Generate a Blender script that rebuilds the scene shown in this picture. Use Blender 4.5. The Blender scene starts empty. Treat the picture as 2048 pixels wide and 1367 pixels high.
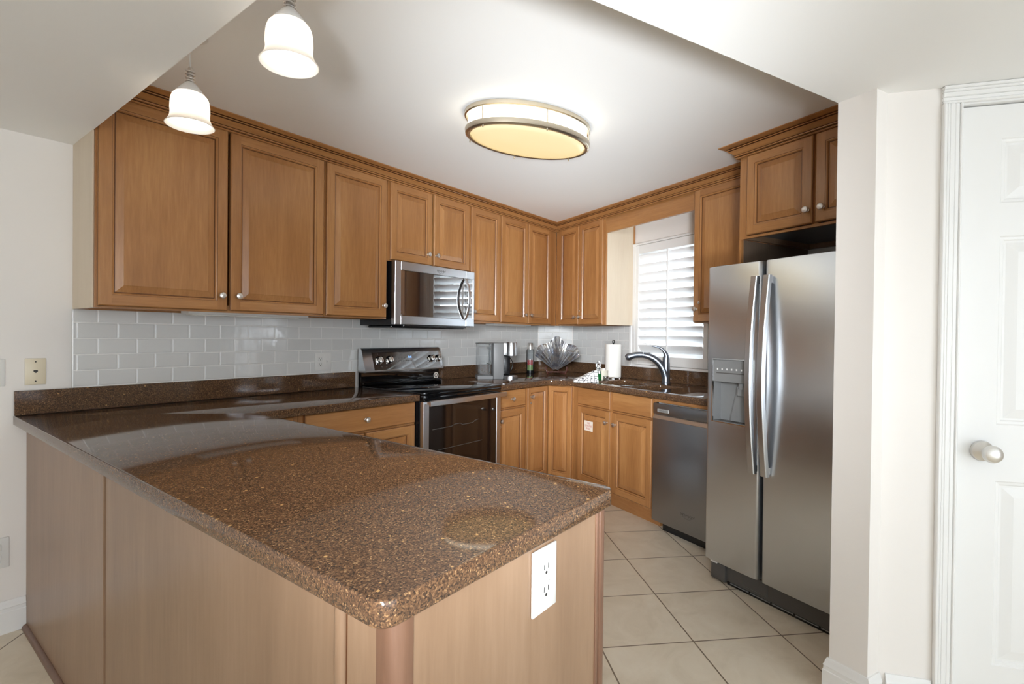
import bpy, bmesh, math, random
from mathutils import Vector, Matrix
R = math.radians
SC = bpy.context.scene
COL = SC.collection
random.seed(7)

# ---------------------------------------------------------------- camera, world, exposure
FPX, CXP, CYP = 1027.98, 1023.42, 679.74
CAM = Vector((-4.6847, -3.0018, 1.2760))
yaw, pitch, roll = R(37.5715), R(-0.5006), R(0.62)
fw = Vector((math.cos(yaw) * math.cos(pitch), math.sin(yaw) * math.cos(pitch), math.sin(pitch)))
rt = Vector((math.sin(yaw), -math.cos(yaw), 0)); up = rt.cross(fw)
rt2 = rt * math.cos(roll) + up * math.sin(roll); up2 = up * math.cos(roll) - rt * math.sin(roll)
cd = bpy.data.cameras.new('camera'); cam = bpy.data.objects.new('camera', cd); COL.objects.link(cam)
m = Matrix.Identity(4)
for i in range(3):
    m[i][0], m[i][1], m[i][2], m[i][3] = rt2[i], up2[i], -fw[i], CAM[i]
cam.matrix_world = m
cd.sensor_width = 36.0; cd.lens = FPX / 2048 * 36
cd.shift_x = (1024 - CXP) / 2048; cd.shift_y = -(683.5 - CYP) / 2048
cd.clip_start = 0.05
SC.camera = cam

W = bpy.data.worlds.new('daylight'); SC.world = W; W.use_nodes = True
wn = W.node_tree; wn.nodes.clear()
wo = wn.nodes.new('ShaderNodeOutputWorld'); wb = wn.nodes.new('ShaderNodeBackground')
wtc = wn.nodes.new('ShaderNodeTexCoord'); wsx = wn.nodes.new('ShaderNodeSeparateXYZ'); wr = wn.nodes.new('ShaderNodeValToRGB')
wn.links.new(wtc.outputs['Generated'], wsx.inputs[0]); wn.links.new(wsx.outputs['Z'], wr.inputs[0])
wr.color_ramp.elements[0].position = 0.0; wr.color_ramp.elements[0].color = (0.70, 0.79, 0.88, 1)
wr.color_ramp.elements[1].position = 0.35; wr.color_ramp.elements[1].color = (0.74, 0.87, 1.0, 1)
wn.links.new(wr.outputs[0], wb.inputs[0])
# the sky is brightest on the side of the kitchen window
wdot = wn.nodes.new('ShaderNodeVectorMath'); wdot.operation = 'DOT_PRODUCT'; wdot.inputs[1].default_value = (0.90, -0.38, 0.22)
wn.links.new(wtc.outputs['Generated'], wdot.inputs[0])
wmr = wn.nodes.new('ShaderNodeMapRange'); wmr.interpolation_type = 'SMOOTHSTEP'
for i_, v_ in enumerate((0.45, 0.95, 1.6, 6.5)): wmr.inputs[i_ + 1].default_value = v_
wn.links.new(wdot.outputs['Value'], wmr.inputs[0]); wn.links.new(wmr.outputs[0], wb.inputs[1])
wn.links.new(wb.outputs[0], wo.inputs[0])

# added level sun lamp, a broad fill for daylight from behind the camera
sd = bpy.data.lights.new('level_fill_sun', 'SUN'); sd.energy = 0.6; sd.angle = R(50); sd.color = (0.95, 0.98, 1.0)
so = bpy.data.objects.new('level_fill_sun', sd); COL.objects.link(so)
so.rotation_euler = Vector((0.38, 0.92, 0.05)).to_track_quat('-Z', 'Y').to_euler()

# added fill light behind the camera, aimed at the kitchen ceiling
fd_ = bpy.data.lights.new('ceiling_fill', 'AREA'); fd_.shape = 'DISK'; fd_.size = 0.5; fd_.energy = 7.5; fd_.spread = R(34); fd_.color = (0.90, 0.95, 1.0)
fo = bpy.data.objects.new('ceiling_fill', fd_); COL.objects.link(fo); fo.location = (-5.75, -3.7, 0.8)
fo.rotation_euler = (Vector((-1.75, -1.15, 2.33)) - fo.location).to_track_quat('-Z', 'Y').to_euler()

# second added fill light, aimed from the living-room side into the deep kitchen
f2 = bpy.data.lights.new('kitchen_fill', 'AREA'); f2.shape = 'DISK'; f2.size = 1.0; f2.energy = 8.5; f2.spread = R(32); f2.color = (0.92, 0.96, 1.0)
f2o = bpy.data.objects.new('kitchen_fill', f2); COL.objects.link(f2o); f2o.location = (-6.0, -3.55, 1.85)
f2o.rotation_euler = (Vector((-0.95, -0.85, 0.85)) - f2o.location).to_track_quat('-Z', 'Y').to_euler()

SC.view_settings.view_transform = 'Standard'; SC.view_settings.look = 'None'
SC.view_settings.exposure = 0.84; SC.view_settings.gamma = 1.0; SC.view_settings.use_curve_mapping = False
SC.cycles.use_denoising = True
SC.cycles.max_bounces = 10; SC.cycles.diffuse_bounces = 6; SC.cycles.glossy_bounces = 5
SC.cycles.transmission_bounces = 8; SC.cycles.transparent_max_bounces = 8
SC.cycles.caustics_reflective = False; SC.cycles.caustics_refractive = False
SC.cycles.sample_clamp_indirect = 6.0

# ---------------------------------------------------------------- frames (one per wall direction)
PHI = R(67.045)
FR = {'A': Matrix.Identity(4),                                   # x along the range wall, y into it
      'B': Matrix.Rotation(-(math.pi - PHI), 4, 'Z'),            # x along the window wall (away from the corner), y into it
      }
bd = Vector((-math.cos(PHI), -math.sin(PHI))); bn = Vector((-math.sin(PHI), math.cos(PHI)))
W0 = bd * 3.685 + bn * 1.168
FR['D'] = Matrix.Translation((W0.x, W0.y, 0)) @ Matrix.Rotation(-(math.pi - PHI) + R(45), 4, 'Z')   # pantry door wall
def Bw(s, g):
    q = bd * s + bn * g
    return (q.x, q.y)

# ---------------------------------------------------------------- materials
def lin(r, g, b):
    f = lambda v: (v / 255 / 12.92) if v / 255 <= 0.04045 else ((v / 255 + 0.055) / 1.055) ** 2.4
    return (f(r), f(g), f(b), 1)
def newmat(name):
    mt = bpy.data.materials.new(name); mt.use_nodes = True
    nt = mt.node_tree; b = nt.nodes['Principled BSDF']
    return mt, nt, b
def P(name, col, rough=0.5, metal=0.0, spec=0.5, **kw):
    mt, nt, b = newmat(name)
    b.inputs['Base Color'].default_value = col; b.inputs['Roughness'].default_value = rough
    b.inputs['Metallic'].default_value = metal; b.inputs['Specular IOR Level'].default_value = spec
    for k, v in kw.items():
        b.inputs[k.replace('_', ' ')].default_value = v
    # a faint procedural variation so that no surface is perfectly uniform
    tc = nt.nodes.new('ShaderNodeTexCoord'); nz = nt.nodes.new('ShaderNodeTexNoise'); nz.inputs['Scale'].default_value = 6
    mr = nt.nodes.new('ShaderNodeMapRange'); mr.inputs[3].default_value = max(0.0, rough - 0.03); mr.inputs[4].default_value = min(1, rough + 0.03)
    nt.links.new(tc.outputs['Object'], nz.inputs['Vector']); nt.links.new(nz.outputs['Fac'], mr.inputs[0]); nt.links.new(mr.outputs[0], b.inputs['Roughness'])
    return mt
def node(nt, t, **kw):
    n = nt.nodes.new(t)
    for k, v in kw.items(): setattr(n, k, v)
    return n
def ramp(nt, stops):
    n = nt.nodes.new('ShaderNodeValToRGB'); e = n.color_ramp.elements
    while len(e) > 1: e.remove(e[0])
    e[0].position, e[0].color = stops[0]
    for p, c in stops[1:]:
        k = e.new(p); k.color = c
    return n
def wood(name, c_dark, c_mid, c_light, axis='Z', rough=0.29, spec=0.55, contrast=1.0):
    mt, nt, b = newmat(name)
    tc = node(nt, 'ShaderNodeTexCoord'); oi = node(nt, 'ShaderNodeObjectInfo')
    ad = node(nt, 'ShaderNodeVectorMath', operation='ADD'); ml = node(nt, 'ShaderNodeMath', operation='MULTIPLY'); ml.inputs[1].default_value = 37.0
    nt.links.new(oi.outputs['Random'], ml.inputs[0]); nt.links.new(tc.outputs['Object'], ad.inputs[0]); nt.links.new(ml.outputs[0], ad.inputs[1])
    mp = node(nt, 'ShaderNodeMapping')
    s = {'Z': (1, 1, 0.09), 'X': (0.09, 1, 1), 'Y': (1, 0.09, 1)}[axis]
    mp.inputs['Scale'].default_value = s; nt.links.new(ad.outputs[0], mp.inputs['Vector'])
    n1 = node(nt, 'ShaderNodeTexNoise'); n1.inputs['Scale'].default_value = 90; n1.inputs['Detail'].default_value = 5; n1.inputs['Roughness'].default_value = 0.6
    n2 = node(nt, 'ShaderNodeTexNoise'); n2.inputs['Scale'].default_value = 7; n2.inputs['Detail'].default_value = 3; n2.inputs['Distortion'].default_value = 0.6
    nt.links.new(mp.outputs[0], n1.inputs['Vector']); nt.links.new(mp.outputs[0], n2.inputs['Vector'])
    mx = node(nt, 'ShaderNodeMath', operation='MULTIPLY_ADD'); mx.inputs[1].default_value = 0.45 * contrast
    m2 = node(nt, 'ShaderNodeMath', operation='MULTIPLY_ADD'); m2.inputs[1].default_value = 0.75 * contrast; m2.inputs[2].default_value = 0.5 - 0.6 * contrast
    nt.links.new(n2.outputs['Fac'], m2.inputs[0]); nt.links.new(n1.outputs['Fac'], mx.inputs[0]); nt.links.new(m2.outputs[0], mx.inputs[2])
    rp = ramp(nt, [(0.2, c_dark), (0.5, c_mid), (0.8, c_light)])
    nt.links.new(mx.outputs[0], rp.inputs[0]); nt.links.new(rp.outputs[0], b.inputs['Base Color'])
    b.inputs['Roughness'].default_value = rough; b.inputs['Specular IOR Level'].default_value = spec
    bp = node(nt, 'ShaderNodeBump'); bp.inputs['Strength'].default_value = 0.03; bp.inputs['Distance'].default_value = 0.002
    nt.links.new(n1.outputs['Fac'], bp.inputs['Height']); nt.links.new(bp.outputs[0], b.inputs['Normal'])
    return mt
M = {}
wd, wm_, wl = lin(138, 91, 51), lin(166, 116, 69), lin(190, 142, 91)
M['wood'] = wood('maple_vertical', wd, wm_, wl, 'Z')
M['woodh'] = wood('maple_horizontal', wd, wm_, wl, 'X')
M['woody'] = wood('maple_depth', wd, wm_, wl, 'Y')
M['glaze'] = P('dark_glaze', lin(92, 54, 28), 0.4)
M['veneer'] = wood('pale_veneer', lin(128, 100, 77), lin(145, 116, 91), lin(160, 131, 106), 'Z', 0.32)
M['pale'] = wood('pale_end_veneer', lin(204, 186, 162), lin(213, 197, 174), lin(221, 207, 186), 'Z', 0.4, contrast=0.8)
M['shaded_ply'] = wood('shaded_plywood', lin(96, 80, 66), lin(110, 93, 78), lin(124, 106, 90), 'Z', 0.5)  # plywood tone darkened to hold the shade beside the refrigerator
M['trimwood'] = wood('stained_trim', lin(94, 66, 50), lin(114, 82, 63), lin(130, 97, 76), 'Z', 0.35)
M['wall'] = P('wall_paint', lin(236, 231, 226), 0.6, spec=0.3)
M['ceil'] = P('ceiling_paint', lin(240, 239, 237), 0.75, spec=0.2)
M['trim'] = P('white_trim_paint', lin(236, 235, 233), 0.35)
M['white'] = P('white_plastic', lin(228, 227, 224), 0.3)
M['cream'] = P('cream_plastic', lin(226, 214, 188), 0.35)
M['louver'] = P('white_louver', lin(242, 242, 242), 0.4)
M['slot'] = P('dark_slot', lin(40, 38, 36), 0.5)
M['black'] = P('black_plastic', lin(22, 22, 24), 0.25)
M['blackgloss'] = P('black_glass', lin(10, 11, 13), 0.04, spec=0.8)
M['mwglass'] = P('mirror_black_glass', lin(26, 27, 29), 0.03, spec=1.0, Coat_Weight=1.0, Coat_Roughness=0.02, Coat_IOR=3.6)
M['panelglass'] = P('smoked_panel_glass', lin(22, 24, 28), 0.05, spec=0.9, Coat_Weight=1.0, Coat_Roughness=0.03, Coat_IOR=2.0)
M['ovenglass'] = P('oven_glass', lin(30, 22, 18), 0.05, spec=0.7)
M['nickel'] = P('satin_nickel', (0.74, 0.72, 0.69, 1), 0.36, 1.0)
M['brass'] = P('champagne_nickel', (0.60, 0.53, 0.42, 1), 0.3, 1.0)
M['chrome'] = P('chrome', (0.8, 0.8, 0.8, 1), 0.08, 1.0)
M['gun'] = P('gunmetal_faucet', (0.25, 0.28, 0.33, 1), 0.34, 1.0)
M['greyplastic'] = P('grey_plastic', lin(128, 129, 130), 0.4)
M['greydark'] = P('dark_grey_plastic', lin(84, 82, 80), 0.45)
M['paper'] = P('paper_towel', lin(240, 238, 232), 0.9, spec=0.1)
M['creamglaze'] = P('cream_ceramic', lin(232, 226, 208), 0.3)
M['red'] = P('red_berries', lin(170, 40, 42), 0.4)
M['green'] = P('green_slices', lin(110, 140, 60), 0.4)
M['darkwood'] = P('dark_red_wood', lin(78, 40, 30), 0.35)
M['redink'] = P('red_ink', lin(196, 84, 66), 0.6)
M['inkgrey'] = P('grey_ink', lin(88, 88, 88), 0.5)
M['inkwhite'] = P('white_ink', lin(220, 220, 220), 0.5)
M['sticker'] = P('sticker_paper', lin(240, 232, 220), 0.5)
M['badge'] = P('badge_silver', lin(190, 190, 188), 0.3, 0.6)

def steel(name, base=0.58, rough=0.27, axis='Z'):
    mt, nt, b = newmat(name)
    tc = node(nt, 'ShaderNodeTexCoord'); mp = node(nt, 'ShaderNodeMapping')
    mp.inputs['Scale'].default_value = {'Z': (300, 300, 3), 'X': (3, 300, 300)}[axis]
    nz = node(nt, 'ShaderNodeTexNoise'); nz.inputs['Scale'].default_value = 1.0; nz.inputs['Detail'].default_value = 2
    nt.links.new(tc.outputs['Object'], mp.inputs[0]); nt.links.new(mp.outputs[0], nz.inputs['Vector'])
    mr = node(nt, 'ShaderNodeMapRange'); mr.inputs[3].default_value = rough - 0.01; mr.inputs[4].default_value = rough + 0.03
    nt.links.new(nz.outputs['Fac'], mr.inputs[0]); nt.links.new(mr.outputs[0], b.inputs['Roughness'])
    b.inputs['Base Color'].default_value = (base * 0.96, base, base * 1.05, 1); b.inputs['Metallic'].default_value = 1.0
    # gentle waviness of sheet metal
    n2 = node(nt, 'ShaderNodeTexNoise'); n2.inputs['Scale'].default_value = 2.2; n2.inputs['Detail'].default_value = 0
    nt.links.new(tc.outputs['Object'], n2.inputs['Vector'])
    bp = node(nt, 'ShaderNodeBump'); bp.inputs['Strength'].default_value = 0.06; bp.inputs['Distance'].default_value = 0.03
    nt.links.new(n2.outputs['Fac'], bp.inputs['Height']); nt.links.new(bp.outputs[0], b.inputs['Normal'])
    return mt
M['steel'] = steel('brushed_steel', 0.66, 0.30, 'X')
M['steeld'] = steel('dark_brushed_steel', 0.33, 0.36, 'X')
M['steelh'] = steel('brushed_steel_trim', 0.68, 0.28, 'X')
M['basin'] = steel('basin_steel', 0.6, 0.3, 'X')

def quartz():
    mt, nt, b = newmat('brown_quartz')
    tc = node(nt, 'ShaderNodeTexCoord')
    v1 = node(nt, 'ShaderNodeTexVoronoi'); v1.inputs['Scale'].default_value = 400
    v2 = node(nt, 'ShaderNodeTexVoronoi'); v2.inputs['Scale'].default_value = 58
    nz = node(nt, 'ShaderNodeTexNoise'); nz.inputs['Scale'].default_value = 60; nz.inputs['Detail'].default_value = 3
    big = node(nt, 'ShaderNodeTexNoise'); big.inputs['Scale'].default_value = 5
    for n in (v1, v2, nz, big): nt.links.new(tc.outputs['Object'], n.inputs['Vector'])
    sp = node(nt, 'ShaderNodeSeparateColor'); nt.links.new(v1.outputs['Color'], sp.inputs[0])
    rp = ramp(nt, [(0.0, lin(48, 38, 32)), (0.2, lin(70, 53, 41)), (0.5, lin(90, 66, 48)), (0.75, lin(104, 76, 54)), (0.92, lin(120, 90, 64)), (0.975, lin(140, 108, 76)), (1.0, lin(172, 138, 98))])
    nt.links.new(sp.outputs[0], rp.inputs[0])
    # large golden flecks: only some of the coarse cells, near their centres
    s2 = node(nt, 'ShaderNodeSeparateColor'); nt.links.new(v2.outputs['Color'], s2.inputs[0])
    g1 = node(nt, 'ShaderNodeMath', operation='GREATER_THAN'); g1.inputs[1].default_value = 0.92; nt.links.new(s2.outputs[0], g1.inputs[0])
    ds = node(nt, 'ShaderNodeMath', operation='MULTIPLY_ADD'); ds.inputs[1].default_value = 0.35; nt.links.new(nz.outputs['Fac'], ds.inputs[0]); nt.links.new(v2.outputs['Distance'], ds.inputs[2])
    g2 = node(nt, 'ShaderNodeMath', operation='LESS_THAN'); g2.inputs[1].default_value = 0.36; nt.links.new(ds.outputs[0], g2.inputs[0])
    an = node(nt, 'ShaderNodeMath', operation='MULTIPLY'); nt.links.new(g1.outputs[0], an.inputs[0]); nt.links.new(g2.outputs[0], an.inputs[1])
    mx = node(nt, 'ShaderNodeMix', data_type='RGBA'); mx.inputs['B'].default_value = lin(182, 142, 92)
    nt.links.new(an.outputs[0], mx.inputs['Factor']); nt.links.new(rp.outputs[0], mx.inputs['A'])
    nt.links.new(mx.outputs['Result'], b.inputs['Base Color'])
    b.inputs['Roughness'].default_value = 0.07; b.inputs['Specular IOR Level'].default_value = 0.42
    return mt
M['quartz'] = quartz()

def subway(name, u0, off):
    """3 x 6 inch glossy tiles, wavy glaze; local x along the wall, z up."""
    mt, nt, b = newmat(name)
    tc = node(nt, 'ShaderNodeTexCoord'); sx = node(nt, 'ShaderNodeSeparateXYZ'); cb = node(nt, 'ShaderNodeCombineXYZ')
    nt.links.new(tc.outputs['Object'], sx.inputs[0])
    a1 = node(nt, 'ShaderNodeMath', operation='SUBTRACT'); a1.inputs[1].default_value = u0
    a2 = node(nt, 'ShaderNodeMath', operation='SUBTRACT'); a2.inputs[1].default_value = 1.0215
    nt.links.new(sx.outputs['X'], a1.inputs[0]); nt.links.new(sx.outputs['Z'], a2.inputs[0])
    nt.links.new(a1.outputs[0], cb.inputs[0]); nt.links.new(a2.outputs[0], cb.inputs[1])
    br = node(nt, 'ShaderNodeTexBrick'); br.offset = 0.5; br.squash = 1.0
    for k, v in {'Scale': 1.0, 'Mortar Size': 0.0022, 'Mortar Smooth': 0.0, 'Bias': 0.0, 'Brick Width': 0.1543, 'Row Height': 0.0734}.items(): br.inputs[k].default_value = v
    br.inputs['Color1'].default_value = lin(216, 216, 214); br.inputs['Color2'].default_value = lin(222, 222, 220); br.inputs['Mortar'].default_value = lin(238, 237, 234)
    nt.links.new(cb.outputs[0], br.inputs['Vector'])
    nt.links.new(br.outputs['Color'], b.inputs['Base Color'])
    # raised pillow edge + handmade ripple
    b2 = node(nt, 'ShaderNodeTexBrick'); b2.offset = 0.5; b2.squash = 1.0
    for k, v in {'Scale': 1.0, 'Mortar Size': 0.007, 'Mortar Smooth': 1.0, 'Bias': 0.0, 'Brick Width': 0.1543, 'Row Height': 0.0734}.items(): b2.inputs[k].default_value = v
    nt.links.new(cb.outputs[0], b2.inputs['Vector'])
    nz = node(nt, 'ShaderNodeTexNoise'); nz.inputs['Scale'].default_value = 22; nz.inputs['Detail'].default_value = 1.5
    nt.links.new(tc.outputs['Object'], nz.inputs['Vector'])
    h = node(nt, 'ShaderNodeMath', operation='MULTIPLY_ADD'); h.inputs[1].default_value = -1.0
    sc = node(nt, 'ShaderNodeMath', operation='MULTIPLY'); sc.inputs[1].default_value = 0.9
    nt.links.new(nz.outputs['Fac'], sc.inputs[0]); nt.links.new(b2.outputs['Fac'], h.inputs[0]); nt.links.new(sc.outputs[0], h.inputs[2])
    bp = node(nt, 'ShaderNodeBump'); bp.inputs['Strength'].default_value = 0.8; bp.inputs['Distance'].default_value = 0.0016
    nt.links.new(h.outputs[0], bp.inputs['Height']); nt.links.new(bp.outputs[0], b.inputs['Normal'])
    rg = node(nt, 'ShaderNodeMapRange'); rg.inputs[3].default_value = 0.07; rg.inputs[4].default_value = 0.6
    nt.links.new(br.outputs['Fac'], rg.inputs[0]); nt.links.new(rg.outputs[0], b.inputs['Roughness'])
    b.inputs['Specular IOR Level'].default_value = 0.55
    return mt
M['tileA'] = subway('subway_tile_range_wall', -3.8855, 0)
M['tileB'] = subway('subway_tile_window_wall', 1.167, 0)
M['tileC'] = subway('subway_tile_corner', 0.0, 0)

def floor_tile():
    mt, nt, b = newmat('beige_floor_tile')
    tc = node(nt, 'ShaderNodeTexCoord'); mp = node(nt, 'ShaderNodeMapping', vector_type='POINT')
    a = R(-45); ox, oy = -2.2245, -2.025
    mp.inputs['Rotation'].default_value = (0, 0, a)
    mp.inputs['Location'].default_value = (-(ox * math.cos(a) - oy * math.sin(a)) + 4.0, -(ox * math.sin(a) + oy * math.cos(a)) + 4.0, 0)
    nt.links.new(tc.outputs['Object'], mp.inputs[0])
    br = node(nt, 'ShaderNodeTexBrick'); br.offset = 0.0; br.squash = 1.0
    for k, v in {'Scale': 1.0, 'Mortar Size': 0.0032, 'Mortar Smooth': 0.1, 'Bias': 0.0, 'Brick Width': 0.4, 'Row Height': 0.4}.items(): br.inputs[k].default_value = v
    br.inputs['Color1'].default_value = (0, 0, 0, 1); br.inputs['Color2'].default_value = (1, 1, 1, 1); br.inputs['Mortar'].default_value = (0.5, 0.5, 0.5, 1)
    nt.links.new(mp.outputs[0], br.inputs['Vector'])
    n1 = node(nt, 'ShaderNodeTexNoise'); n1.inputs['Scale'].default_value = 5.5; n1.inputs['Detail'].default_value = 7; n1.inputs['Roughness'].default_value = 0.65; n1.inputs['Distortion'].default_value = 0.8
    ad = node(nt, 'ShaderNodeVectorMath', operation='ADD'); nt.links.new(tc.outputs['Object'], ad.inputs[0])
    ms = node(nt, 'ShaderNodeVectorMath', operation='SCALE'); ms.inputs['Scale'].default_value = 3.0; nt.links.new(br.outputs['Color'], ms.inputs[0]); nt.links.new(ms.outputs[0], ad.inputs[1])
    nt.links.new(ad.outputs[0], n1.inputs['Vector'])
    rp = ramp(nt, [(0.25, lin(218, 205, 182)), (0.5, lin(232, 220, 199)), (0.75, lin(240, 230, 211))])
    nt.links.new(n1.outputs['Fac'], rp.inputs[0])
    mx = node(nt, 'ShaderNodeMix', data_type='RGBA'); mx.inputs['B'].default_value = lin(128, 112, 92)
    nt.links.new(br.outputs['Fac'], mx.inputs['Factor']); nt.links.new(rp.outputs[0], mx.inputs['A']); nt.links.new(mx.outputs['Result'], b.inputs['Base Color'])
    n2 = node(nt, 'ShaderNodeTexNoise'); n2.inputs['Scale'].default_value = 9; n2.inputs['Detail'].default_value = 6
    nt.links.new(ad.outputs[0], n2.inputs['Vector'])
    h = node(nt, 'ShaderNodeMath', operation='MULTIPLY_ADD'); h.inputs[1].default_value = -1.2; nt.links.new(br.outputs['Fac'], h.inputs[0]); nt.links.new(n2.outputs['Fac'], h.inputs[2])
    bp = node(nt, 'ShaderNodeBump'); bp.inputs['Strength'].default_value = 0.35; bp.inputs['Distance'].default_value = 0.003
    nt.links.new(h.outputs[0], bp.inputs['Height']); nt.links.new(bp.outputs[0], b.inputs['Normal'])
    b.inputs['Roughness'].default_value = 0.38
    return mt
M['floor'] = floor_tile()

def emis(name, col, s, rough=0.3):
    mt, nt, b = newmat(name)
    b.inputs['Base Color'].default_value = col; b.inputs['Emission Color'].default_value = col; b.inputs['Emission Strength'].default_value = s
    b.inputs['Roughness'].default_value = rough
    return mt
M['diffuser'] = emis('warm_lit_acrylic', lin(246, 218, 158), 0.5, 0.25)
M['diffuser'].node_tree.nodes['Principled BSDF'].inputs['Base Color'].default_value = (0.22, 0.2, 0.16, 1)
M['diffuser_side'] = emis('warm_lit_acrylic_rim', (1.0, 0.93, 0.76, 1), 1.5, 0.25)
M['bulb'] = emis('lit_bulb', (1.0, 0.93, 0.84, 1), 32)
M['led'] = emis('blue_display', (0.15, 0.35, 1.0, 1), 2.5)
def shade_glass():
    mt, nt, b = newmat('white_glass_shade')
    out = nt.nodes['Material Output']
    d = node(nt, 'ShaderNodeBsdfDiffuse'); d.inputs[0].default_value = (0.85, 0.83, 0.8, 1)
    t = node(nt, 'ShaderNodeBsdfTranslucent'); t.inputs[0].default_value = (0.95, 0.92, 0.87, 1)
    mxs = node(nt, 'ShaderNodeMixShader'); mxs.inputs[0].default_value = 0.55
    nt.links.new(d.outputs[0], mxs.inputs[1]); nt.links.new(t.outputs[0], mxs.inputs[2])
    g = node(nt, 'ShaderNodeBsdfGlossy'); g.inputs['Roughness'].default_value = 0.15
    m2 = node(nt, 'ShaderNodeMixShader'); m2.inputs[0].default_value = 0.05
    nt.links.new(mxs.outputs[0], m2.inputs[1]); nt.links.new(g.outputs[0], m2.inputs[2])
    nt.links.new(m2.outputs[0], out.inputs[0])
    return mt
M['shade'] = shade_glass()
def clear(name, col, gloss=0.05, body=0.0, bodycol=(1, 1, 1, 1)):
    """thin clear plastic / glass: tinted see-through with Fresnel gloss"""
    mt, nt, b = newmat(name); nt.nodes.remove(b); out = nt.nodes['Material Output']
    t = node(nt, 'ShaderNodeBsdfTransparent'); t.inputs[0].default_value = col
    g = node(nt, 'ShaderNodeBsdfGlossy'); g.inputs['Roughness'].default_value = 0.04
    d = node(nt, 'ShaderNodeBsdfDiffuse'); d.inputs[0].default_value = bodycol
    lw = node(nt, 'ShaderNodeFresnel'); lw.inputs['IOR'].default_value = 1.3
    m0 = node(nt, 'ShaderNodeMixShader'); m0.inputs[0].default_value = body
    m1 = node(nt, 'ShaderNodeMixShader')
    nt.links.new(t.outputs[0], m0.inputs[1]); nt.links.new(d.outputs[0], m0.inputs[2])
    nt.links.new(lw.outputs[0], m1.inputs[0]); nt.links.new(m0.outputs[0], m1.inputs[1]); nt.links.new(g.outputs[0], m1.inputs[2])
    nt.links.new(m1.outputs[0], out.inputs[0])
    return mt
M['clear'] = clear('clear_plastic', (0.93, 0.95, 0.96, 1), body=0.03)
M['greenglass'] = clear('green_soap', (0.25, 0.75, 0.42, 1), body=0.35, bodycol=lin(60, 150, 90))
M['clearglass'] = clear('window_glass', (0.97, 0.98, 0.98, 1))

def shell_mat():
    mt, nt, b = newmat('mercury_glass')
    tc = node(nt, 'ShaderNodeTexCoord'); nz = node(nt, 'ShaderNodeTexNoise'); nz.inputs['Scale'].default_value = 14; nz.inputs['Detail'].default_value = 2
    nt.links.new(tc.outputs['Object'], nz.inputs['Vector'])
    rp = ramp(nt, [(0.3, (0.52, 0.56, 0.66, 1)), (0.5, (0.85, 0.86, 0.88, 1)), (0.7, (0.88, 0.84, 0.78, 1))])
    nt.links.new(nz.outputs['Fac'], rp.inputs[0]); nt.links.new(rp.outputs[0], b.inputs['Base Color'])
    b.inputs['Metallic'].default_value = 0.85; b.inputs['Roughness'].default_value = 0.16
    return mt
M['shell'] = shell_mat()
def towel_mat():
    mt, nt, b = newmat('patterned_towel')
    tc = node(nt, 'ShaderNodeTexCoord')
    v = node(nt, 'ShaderNodeTexVoronoi', feature='DISTANCE_TO_EDGE'); v.inputs['Scale'].default_value = 32; v.inputs['Randomness'].default_value = 0.35
    nt.links.new(tc.outputs['Object'], v.inputs['Vector'])
    rp = ramp(nt, [(0.0, lin(40, 40, 44)), (0.035, lin(70, 70, 74)), (0.06, lin(232, 232, 230))])
    nt.links.new(v.outputs['Distance'], rp.inputs[0])
    v2 = node(nt, 'ShaderNodeTexVoronoi', distance='MANHATTAN'); v2.inputs['Scale'].default_value = 30; v2.inputs['Randomness'].default_value = 0.0
    nt.links.new(tc.outputs['Object'], v2.inputs['Vector'])
    sx = node(nt, 'ShaderNodeSeparateXYZ'); nt.links.new(tc.outputs['Object'], sx.inputs[0])
    lo = node(nt, 'ShaderNodeMath', operation='LESS_THAN'); lo.inputs[1].default_value = 0.036; nt.links.new(sx.outputs['Z'], lo.inputs[0])
    dm = node(nt, 'ShaderNodeMath', operation='LESS_THAN'); dm.inputs[1].default_value = 0.42; nt.links.new(v2.outputs['Distance'], dm.inputs[0])
    an = node(nt, 'ShaderNodeMath', operation='MULTIPLY'); nt.links.new(lo.outputs[0], an.inputs[0]); nt.links.new(dm.outputs[0], an.inputs[1])
    mx = node(nt, 'ShaderNodeMix', data_type='RGBA'); mx.inputs['B'].default_value = lin(86, 86, 92)
    nt.links.new(an.outputs[0], mx.inputs['Factor']); nt.links.new(rp.outputs[0], mx.inputs['A'])
    nt.links.new(mx.outputs['Result'], b.inputs['Base Color']); b.inputs['Roughness'].default_value = 0.9
    return mt
M['towel'] = towel_mat()

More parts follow.
